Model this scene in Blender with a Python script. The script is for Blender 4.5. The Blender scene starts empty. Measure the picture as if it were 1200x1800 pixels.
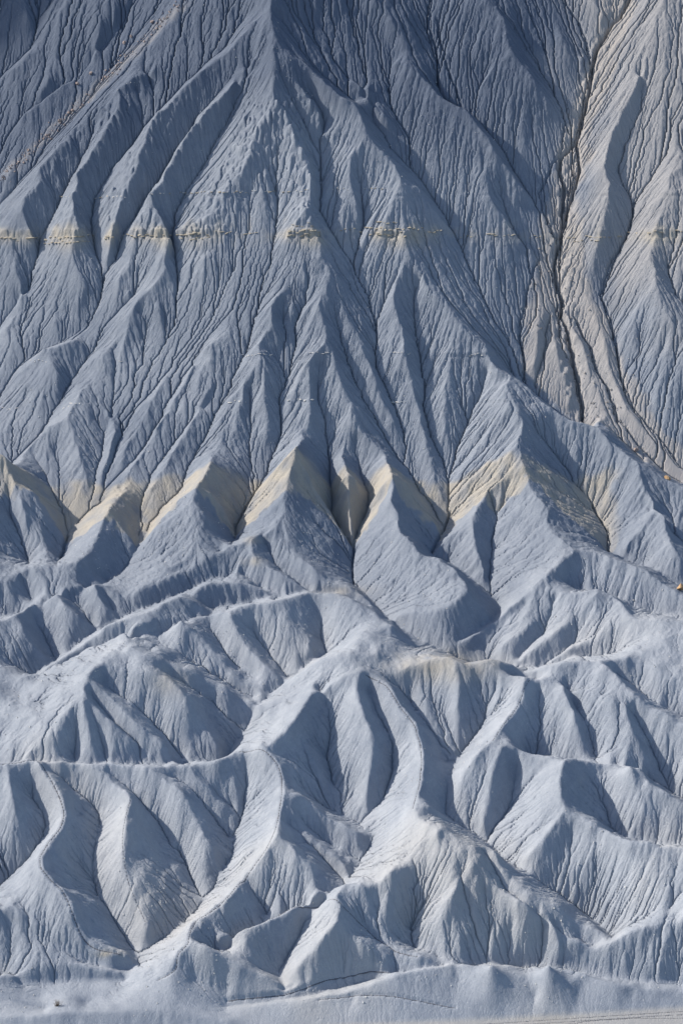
import bpy, math, random, time
import numpy as np

T0 = time.time()
random.seed(7)
rng = np.random.default_rng(11)
scene = bpy.context.scene
COL = scene.collection

# ------------------------------------------------------------------ camera, sky, sun, exposure
CAM_H = 244.0                      # camera height above the desert floor
FPX = 3500.0                       # focal length in photo pixels (photo is 1200 x 1800)
PITCH = math.radians(25.0)
SUN_EL, SUN_AZ = math.radians(32.0), math.radians(25.0)   # azimuth: beyond due left
cam = bpy.data.cameras.new('camera')
cam.sensor_fit = 'VERTICAL'
cam.sensor_height = 36.0
cam.lens = 36.0 * FPX / 1800.0
cam.clip_start, cam.clip_end = 1.0, 20000.0
cam_ob = bpy.data.objects.new('camera', cam)
COL.objects.link(cam_ob)
cam_ob.location = (0, 0, CAM_H)
cam_ob.rotation_euler = (math.radians(90) - PITCH, 0, 0)
scene.camera = cam_ob

to_sun = np.array([-math.cos(SUN_EL) * math.cos(SUN_AZ), math.cos(SUN_EL) * math.sin(SUN_AZ), math.sin(SUN_EL)])
world = bpy.data.worlds.new('World')
scene.world = world
world.use_nodes = True
wn = world.node_tree.nodes
wl = world.node_tree.links
wn.clear()
sky = wn.new('ShaderNodeTexSky')
sky.sky_type = 'NISHITA'
sky.sun_disc = False
sky.sun_elevation = SUN_EL
sky.sun_rotation = math.atan2(to_sun[0], to_sun[1])
sky.air_density, sky.dust_density, sky.ozone_density = 1.0, 1.2, 1.4
bg = wn.new('ShaderNodeBackground')
bg.inputs['Strength'].default_value = 0.15
wo = wn.new('ShaderNodeOutputWorld')
wl.new(sky.outputs[0], bg.inputs[0])
wl.new(bg.outputs[0], wo.inputs[0])
sl = bpy.data.lights.new('sun', 'SUN')
sl.energy = 5.0
sl.angle = math.radians(1.0)
sl.color = (1.0, 0.93, 0.84)
sun = bpy.data.objects.new('sun', sl)
COL.objects.link(sun)
from mathutils import Vector
sun.rotation_euler = Vector(to_sun).to_track_quat('Z', 'Y').to_euler()
sun.location = (-300, 700, 500)
vs = scene.view_settings
vs.view_transform = 'Standard'
vs.look = 'None'
vs.exposure = 0.28
vs.gamma = 1.0
vs.use_curve_mapping = False

# ------------------------------------------------------------------ survey of the ridges and gullies
# each line: "u,v,L u,v,L ..." : where the line is seen (u, v) and how far it stands above the base slope (L);
# a point without L is interpolated between its neighbours.
RIDGES = """470,-60,40 478,5,45 482,45,46 481,100,46 480,150,44 482,182,42
482,182,42 460,215,38 445,250,34 435,285,30 405,325,26 385,350,24 370,375,22 345,395,20 310,405,16
482,180,42 500,190,38 512,220,34 525,255,30 540,275,28 548,310,24 546,345,24 543,358,28
455,300,20 462,340,14 465,380,6
482,90,45 495,92,40 520,105,37 545,118,36 570,145,36 600,172,34 622,180,34 628,190,34 638,215,34 648,245,34 680,275,34 693,290,34 700,305,34 703,322,36
480,130,44 500,135,36 530,155,30 550,180,24 562,200,20 565,235,14
703,322,36 735,330,28 765,372,20 793,407,8
703,322,36 690,350,32 680,380,28 668,410,20
703,322,36 705,350,34 710,400,28 710,438,26 735,475,24 755,510,26 785,536,28 805,570,30 825,590,32 850,600,34 860,633,36 870,650,36 897,662,36 913,673,36 940,697,38 973,723,40 1000,737,42 1030,742,42 1050,753,42 1067,780,40 1090,797,38 1110,813,38 1133,823,36 1163,840,34 1200,857,32 1260,885,32
640,250,31 615,275,26 613,300,24 622,345,20 630,380,12
545,355,24 541,363,34 545,400,28 563,430,24 565,452,22 580,480,20 573,505,20 560,535,20 565,560,20 573,580,20 572,602,23
541,363,34 520,392,24 500,425,14
541,363,34 556,382,24 578,412,10
572,602,23 555,620,22 541,638,22 547,680,20 545,727,18 538,763,14 528,775,35 520,788,85
572,602,23 590,640,18 602,683,19 617,712,21 620,747,20 635,760,18 660,785,18 677,800,20 687,833,67.5
530,460,14 536,485,12 528,505,8
510,517,10 517,550,8
505,505,10 490,520,18 478,540,18 475,575,18 458,597,20 452,603,20 462,640,18 465,680,16 470,720,14 470,760,10
450,640,15 428,680,16 425,705,12 415,740,10 410,780,8
600,540,12 630,600,14 642,622,14 668,700,10 690,740,8
712,455,22 695,495,17 690,522,18 700,560,18 710,600,20 712,622,20 722,660,16 730,700,14 745,760,10 760,820,8 775,870,5
805,570,30 790,620,20 783,660,16 780,720,12 785,770,6
478,5,45 440,45,34 400,92,30 370,112,30 340,140,30 320,157,31 300,182,33 270,208,36 258,235,38 248,265,37 243,290,36 225,330,33 212,360,30 205,385,28 198,415,24 192,445,14 187,462,6
470,60,42 440,110,32 400,160,30 373,183,31 343,220,32 317,260,33 293,297,34 287,320,35 264,344,36 275,368,34 287,385,31 302,412,28 292,450,24 286,462,22 291,472,22 278,493,20 245,525,20 232,548,20 223,580,18 218,612,13 217,632,8
264,344,36 250,380,26 240,415,18
335,-20,12 310,30,13 270,75,13 235,115,14 212,140,13
300,95,10 280,115,15 248,132,20 225,148,23 208,158,26 215,172,28 203,200,29 180,240,30 150,285,32 135,305,33 137,325,35 130,345,36 131,372,38 140,400,34 128,440,28 135,470,25 148,505,17 135,535,10
131,372,38 110,400,26 95,420,18
150,215,13 137,227,15 120,247,18 97,267,21 73,293,25 70,302,27 73,318,30 48,345,32 40,367,33 50,395,28 60,415,22
40,367,33 20,400,24 0,420,20
30,440,18 28,475,18 40,500,12 35,540,6
168,-10,18 172,20,20 177,40,19 176,65,14 165,100,7
200,-10,16 203,23,14 200,40,10
120,-10,16 105,25,16 112,50,10
40,-10,14 48,25,16 55,40,10
75,80,3 50,97,12 35,115,12 15,128,8
112,102,4 100,115,10 80,150,12 72,165,8
130,140,3 110,150,9 90,165,10 60,185,9 40,205,8
340,476,8 360,455,16 357,480,12 350,500,6
240,455,6 210,488,14 213,510,8
290,530,10 270,545,14 245,552,8
112,535,10 108,555,5
97,563,12 104,585,5
25,565,8 10,580,14 20,600,12 25,625,6
135,598,16 100,610,22 78,612,25 95,640,22 107,660,16 100,685,8
195,615,12 173,627,18 185,655,9
400,590,8 365,607,17 375,625,13 350,645,6
145,690,16 120,737,22 85,752,16 60,775,10 28,808,6
120,737,22 128,765,18 145,810,12 155,850,6
190,725,6 205,760,8 190,810,6 178,850,4
290,660,4 265,715,7 240,760,7 215,810,5
340,640,6 315,690,7 275,755,7 235,820,6 210,860,4
390,640,7 350,720,7 310,790,7 265,860,6
425,700,10 400,740,8 372,790,10 372,812,40 362,835,48 347,856,65
-60,850,50 -30,825,64 5,793,80 15,800,79 30,845,66 62,868,48 80,900,34 105,930,14 116,948,3
8,800,79 14,850,62 0,880,52 -30,930,40
40,880,52 50,905,40 65,912,32 75,940,22 90,970,17.3 103,988,12.5
225,860,10 200,885,26 192,897,40 178,930,36 163,968,31 140,987,40.3 60,995,39.9 20,1015,33.1 0,1025,36.3 -40,1045,32.9
192,897,40 215,925,26 236,955,13.1
62,995,42.5 80,1020,34.5 75,1045,23.7
15,1018,37.5 18,1045,27.5 32,1070,16.8
347,856,65 343,880,58 362,905,50 362,925,44 372,948,36 388,972,28.2
347,856,65 375,868,50 398,900,26 411,928,6
347,856,65 320,872,50 285,910,34 260,950,22
520,788,85 508,840,72 498,876,62 505,893,56 490,915,50 478,932,45
520,788,85 545,838,60 575,885,38 600,935,18 617,962,6.6
520,788,85 500,806,74 470,842,44 440,882,22 416,922,4
478,932,45 445,945,42 400,965,38.4 360,985,32.6 325,1003,29.8 280,1025,25.3 240,1042,21.3 216,1050,17.1
478,932,45 487,953,37.8 527,983,33.9 553,1000,31.3 573,1023,24.6 613,1030,22.7 633,1043,19 650,1060,11.3
445,945,42 443,970,39.7 447,983,37.2 470,995,34.3 500,1010,30.2 520,1025,23.8 538,1037,17.9
443,970,39.7 425,990,31.7 405,1005,24.4
600,803,20 612,832,43 613,880,33 616,920,19 620,950,4
599,842,38 612,832,43 626,842,38
687,833,67.5 690,857,62 684,877,58 697,900,52 701,935,46 725,958,42.1 738,979,40.8 765,980,43.5 795,998,44.6 815,1025,50.2 821,1038,51.2 800,1058,47.9 775,1073,42.3 730,1076,31.5 700,1082,22.3 685,1088,18.1
687,833,67.5 712,847,52 738,888,30 765,925,10 776,940,2
687,833,67.5 665,858,48 648,890,22
821,1038,51.2 838,1060,35.7 855,1080,21.2 862,1092,13.7
775,1073,42.3 790,1095,30.9 805,1115,19.6
897,662,36 882,678,42 887,703,52 916,740,62 910,768,60 908,797,58 918,818,62
918,818,62 927,853,56 947,880,52 960,895,50 958,915,46 968,938,44 993,957,46.7 1013,967,46.6 1040,970,44.1 1083,987,42.5 1133,1003,41.7 1160,1025,36.8 1200,1050,30.1 1260,1075,33
918,818,62 945,828,48 980,855,30 1010,880,18 1040,915,8
916,740,62 950,775,40 985,815,22 1020,850,8
887,703,52 860,735,34 835,775,20 815,815,8
918,818,62 890,838,46 862,855,41 838,885,38 828,905,34 830,940,24 840,975,15.8 850,1005,9.3
838,885,38 810,925,22 780,950,10 762,970,6.7
1013,967,46.6 990,982,49.5 970,997,51.4 950,1015,51.2 933,1033,44.7 873,1087,21 833,1113,20.4 800,1130,16 780,1137,14.3
967,1000,49.6 985,1015,39.9 1005,1030,29.3
960,1035,45.5 985,1044,46.3 1007,1043,49.4 1047,1033,48.5 1067,1043,49.3 1090,1060,55.2 1102,1084,55.5 1127,1090,58.7 1160,1090,61.6 1200,1093,62.2 1260,1095,62.5
985,1044,46.3 960,1070,31.9 925,1105,24.8 880,1135,15.8
1045,1040,58.2 1010,1085,36.5 967,1115,27.2 905,1167,7
1102,1084,55.5 1060,1110,37.9 1010,1135,24.4 960,1162,11.5
1108,813,38 1128,860,40 1150,895,40 1166,908,40 1166,935,34 1180,960,33 1200,985,23.4
1150,895,40 1125,930,26 1100,960,15.6
-20,1095,54.5 33,1077,51.7 67,1057,31.1 100,1043,38.9 133,1032,29.3 170,1023,30.3 190,1032,28.4 215,1050,19.1
100,1043,38.9 118,1065,39.9 140,1085,28.3 165,1100,15.7
168,1025,40.7 180,1055,28.5 205,1085,12.8
33,1077,51.7 45,1110,43.7 70,1145,26.8 95,1160,15.7
60,1190,10.9 90,1170,21.5 133,1140,34.4 187,1100,52.2 213,1090,57.2 253,1077,58.1 277,1067,57.3 300,1052,57.7 323,1047,55.1 337,1050,51.1 360,1065,38.7 372,1075,30.5
335,1047,33.9 350,1033,38 377,1025,37.4 400,1022,36.8 440,1024,33 465,1038,25 480,1048,20.7
215,1110,61.3 260,1097,54.8 297,1090,47.5 367,1077,40.5 400,1075,51.5 440,1062,52.7 490,1052,56.7 540,1042,48 570,1045,46.5 600,1045,54.7 630,1062,51.8 650,1068,49.9 683,1097,54.2 690,1103,56.6
690,1103,56.6 660,1111,62 630,1120,69.7 612,1150,81.1 625,1168,81.2 637,1178,81.2
612,1150,81.1 640,1152,78.1 662,1146,78.1 690,1160,65.7
405,1076,56.3 412,1100,48.3 430,1130,37.9 460,1165,26 490,1190,21.1
442,1063,51.8 480,1080,45.8 518,1100,38.6 530,1125,28.3 550,1150,16.2
320,1088,63 345,1115,51 380,1145,37.4 420,1180,21.2
600,1045,54.7 590,1085,39.6 580,1120,20
-40,1235,47.7 0,1217,57.7 60,1187,44.5 130,1150,37.1 215,1110,61.3
222,1108,64.4 231,1130,72.8 205,1152,88.7 185,1165,92 165,1180,93 158,1195,93.1 155,1220,92.1
155,1220,92.1 165,1230,90 182,1252,83.5 213,1277,73 267,1317,48.7 288,1334,41.5
155,1220,92.1 130,1243,87 100,1283,74.8 65,1317,61.9 45,1332,55.2
160,1195,93.1 200,1223,84.9 240,1268,72.3 290,1310,50 308,1335,38.3
152,1235,90.7 160,1280,75.5 172,1330,53.4
187,1163,91.2 217,1173,87.8 260,1183,85.3 300,1193,84.3 323,1213,77.8 335,1240,65.1 360,1270,45.7 385,1310,28.7
231,1135,91.9 265,1150,88.2 300,1165,74.9 350,1190,53.3 400,1212,37.5 440,1232,21.8 468,1250,20.6
240,1115,66.5 300,1140,49.2 350,1165,36.9 400,1185,26.1 440,1205,17.6 462,1222,8.7
612,1150,81.1 567,1158,70.8 530,1182,43.9 480,1212,14.9 447,1232,9
637,1178,81.2 617,1184,80.9 580,1205,69.9 543,1228,71.7 525,1258,71.7 508,1282,73.3 467,1313,73.6 450,1312,69.9
467,1315,74.5 487,1333,70.4 497,1357,66.3 498,1387,68 493,1417,64.9 487,1457,67.8 470,1490,66.9 435,1535,46.4 400,1575,49.6 370,1602,40.6 340,1617,39.5 333,1640,47.4 335,1650,51.7
450,1312,69.9 420,1318,60.6 390,1334,62.4 360,1340,58.6 320,1345,60.4 270,1345,65.1 200,1342,63.9 130,1338,65.3 75,1336,69.8 45,1335,78.4 0,1340,82.6 -60,1345,83.7
75,1337,78.6 95,1370,69.3 110,1400,64.9 118,1425,62.5 112,1450,59.5 85,1485,62.4 75,1505,68.1 77,1525,68.2 95,1545,66.6 112,1558,64.1 122,1580,57 132,1610,45 145,1645,29.8 165,1665,20.8 190,1672,18.1 215,1675,15.6 240,1690,4.2
155,1340,66.8 190,1362,60.4 234,1402,63.4 225,1430,62.9 218,1470,56 220,1505,49.7 228,1550,35.4 245,1590,24.6 260,1625,15.5
255,1345,69.2 285,1362,65 330,1403,54.8 350,1445,40.3 372,1490,24.1 386,1525,10.7
320,1345,60.4 355,1375,48.5 390,1410,32.6 410,1435,19.2
375,1340,59.4 400,1365,45 422,1395,30.3
20,1340,83 28,1400,69.3 40,1450,47.6 30,1490,26.9
-30,1585,58.5 0,1593,47.3 22,1604,41.4 67,1633,32.3 105,1653,24.8 135,1668,18.5 150,1688,9.7
-60,1650,34.2 -20,1670,15.3 10,1695,5.5 30,1715,3.9
-20,1720,20 37,1712,9.6 67,1700,14.5 120,1693,16.4 145,1694,15.6 180,1705,10 213,1714,5.2
-20,1740,20 10,1748,16 50,1768,8 80,1775,2
-60,1800,18 0,1790,20 60,1785,22 150,1778,22 250,1776,22 330,1782,18 400,1795,10
120,1778,22 140,1800,14
250,1776,22 290,1800,12
335,1650,51.7 312,1675,45.3 314,1700,32.9 300,1712,31 265,1727,20 200,1755,8 150,1765,3
335,1650,51.7 377,1673,44.5 433,1703,27.6 470,1715,18.9 513,1737,2
314,1700,32.9 350,1725,18 400,1745,6
637,1178,81.2 625,1210,76.4 640,1255,73 655,1295,60.6 650,1335,47.2 645,1375,32.3 643,1408,16.7
640,1178,81.5 655,1188,76.4 680,1200,76.1 703,1237,70 728,1270,63.9 738,1303,61.7 741,1337,62.5 737,1373,57.9 725,1420,68.9 745,1418,69.9 755,1417,68.3
725,1420,68.9 735,1445,79.3 745,1455,85.8 775,1458,95.5 805,1470,93.5 832,1480,89.4
755,1417,68.3 775,1435,49.5 800,1450,31.8
510,1282,69 530,1300,56.1 545,1330,41.4 568,1370,27.4
497,1385,70.1 540,1410,52 590,1440,37.2 630,1465,25.9
490,1435,58.6 540,1470,38.7 590,1505,25.8 612,1528,18.5
487,1465,78.6 520,1495,70.5 545,1525,56.4 565,1550,45 572,1575,30.1
440,1530,47.7 470,1560,36.3 495,1595,27.1
607,1548,69 573,1560,47.9 520,1588,46.7 467,1613,40.5 400,1640,33 375,1655,26 350,1655,32.9
607,1548,69 590,1572,70.9 598,1595,67.7 592,1620,61.1 565,1652,48.5 533,1687,27.8 522,1702,19.9 540,1727,8
600,1585,71.1 615,1600,56.8 640,1625,39.2 667,1650,27.4 695,1667,27.6 733,1677,28.3 755,1688,22.6
607,1548,69 640,1555,71.2 667,1550,68 695,1527,72 730,1518,69.5 770,1505,81.7 800,1495,90.8 832,1482,94.3
765,1460,99.6 770,1505,81.7
832,1480,89.4 850,1485,80.3 862,1492,75.6 872,1515,72.3 890,1540,66.4 920,1565,60.7 967,1590,48.1 1020,1620,30.1 1060,1645,20.2
832,1482,94.3 838,1497,90.1 825,1525,83.3 820,1542,74.9 845,1543,70.3 870,1557,64.5 905,1575,66.8 930,1597,57 957,1604,48.3 970,1625,42.2 982,1655,29.8
820,1542,74.9 795,1565,72.9 775,1610,49.9 790,1650,29.3 810,1680,17.8
905,1577,69.9 900,1620,36 890,1675,5.7
982,1656,23.9 1013,1658,23.7 1040,1664,23.7 1067,1660,27.3 1100,1637,40.1 1167,1622,50.6 1200,1612,56.6 1260,1600,70.7
1060,1665,25.2 1090,1672,23.4 1150,1652,36 1200,1630,48.1 1260,1610,64.5
1093,1675,23.8 1107,1690,15.6 1130,1715,5.3
1130,1722,3 1150,1705,10.7 1200,1673,27.4 1260,1650,45.4
680,1192,65.4 720,1170,72.4 765,1153,82.5 790,1155,85 815,1168,81.7 850,1180,72.9 890,1190,71.5 930,1190,74.6 975,1205,69.3 1015,1213,68.6 1075,1230,79.2 1100,1232,74.9 1130,1243,69.6 1160,1252,70.5 1200,1275,65.8 1260,1300,61
815,1165,80.5 860,1160,78 885,1165,72.3 905,1178,62.2 920,1190,54
920,1186,56.4 950,1170,69.3 1000,1162,79 1050,1157,77.4 1110,1155,70.6 1150,1172,70.5 1200,1197,65.4 1260,1215,61.9
1050,1158,81.5 1065,1175,80.2 1085,1195,80.2 1105,1218,79 1130,1243,69.6
920,1195,80.6 905,1240,67.4 868,1290,69.7 855,1307,75.6 885,1312,71.4 920,1322,67.7 985,1333,78.2 1020,1338,66.7 1095,1343,49.4 1120,1352,65.3 1132,1376,69.1 1165,1392,67.1 1200,1412,60.3 1260,1430,61.6
985,1207,75.5 1005,1250,70.6 1015,1290,52.3 1020,1325,36.5
1092,1233,78.5 1105,1280,65.3 1128,1330,43.1 1152,1362,23.9
1165,1255,70.3 1165,1300,48 1185,1350,25.7
795,1160,84.6 805,1200,70.9 800,1245,51.4
855,1307,75.6 830,1330,70.6 805,1375,43.6 790,1415,21.8
880,1312,77.7 862,1360,60.4 850,1410,37.4 848,1450,22.4
985,1334,92.3 978,1370,87 980,1400,83.2 990,1422,78.6 1030,1447,73.3 1065,1463,72.8 1100,1477,81.4 1150,1485,84.4 1200,1490,83.3 1260,1495,82.7
1100,1345,79.1 1110,1380,66.5 1125,1420,50.5 1145,1450,37.3
985,1425,77.8 960,1460,64.4 925,1500,44.1
1200,1492,85.5 1190,1540,72.6 1175,1590,52 1150,1615,48.2
400,1772,3 480,1764,7 600,1746,13 700,1712,25.4 800,1691,22.6 860,1695,26.4 900,1697,17.3 960,1695,3.9 1000,1702,9.7 1030,1710,17 1080,1730,16 1130,1738,10 1200,1744,6 1260,1746,4
860,1696,39.6 890,1725,22 940,1755,6
960,1694,38.6 1000,1740,14 1015,1760,4
1080,1730,16 1110,1750,5
400,1757,4 500,1742,10 587,1717,7.8 650,1704,12.7 700,1708,17.6
455,1790,3 490,1775,6 530,1762,10 620,1760,7
690,107,8 705,112,12 733,127,18 777,173,22 797,184,25 820,193,27 843,230,26 867,263,24 893,297,18 920,335,10
835,215,26 848,280,15 857,345,19 880,375,16 905,410,12 930,440,5
640,-20,14 655,0,14 690,40,14 715,80,8
620,140,8 645,158,14 655,185,14 680,212,10
560,40,4 590,80,4
850,-20,22 850,3,24 880,30,26 888,65,24 900,92,27 928,130,22 950,165,14 972,198,4
900,92,27 870,112,16 845,150,6
840,75,16 845,100,12
975,50,4 990,70,8 1000,100,4
1040,0,4 1060,25,3
1200,-40,16 1165,-5,16 1147,55,22 1155,85,22 1165,120,20 1180,145,18 1205,175,16 1260,230,14
1147,55,22 1130,120,19 1100,180,18 1075,230,19 1060,290,22 1068,320,24 1062,370,21 1050,420,15 1040,470,6
1230,270,10 1200,290,14 1173,308,22 1175,335,27 1160,380,22 1140,440,24 1150,500,26 1157,535,24 1180,570,22 1200,590,20 1260,620,18
1175,335,27 1145,358,18 1122,405,8
1175,335,27 1195,360,22 1230,400,18
1150,500,26 1120,540,16 1095,590,6
1185,575,20 1165,640,12 1150,700,5
955,540,-2 945,580,4 938,640,2
1005,470,-1 1035,530,3 1060,600,3 1070,650,3 1100,720,3 1160,790,2 1210,840,1
990,545,-2 1020,600,3 1045,680,3 1080,760,3 1130,810,2
975,610,2 990,660,2 1000,700,1
"""
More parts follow.
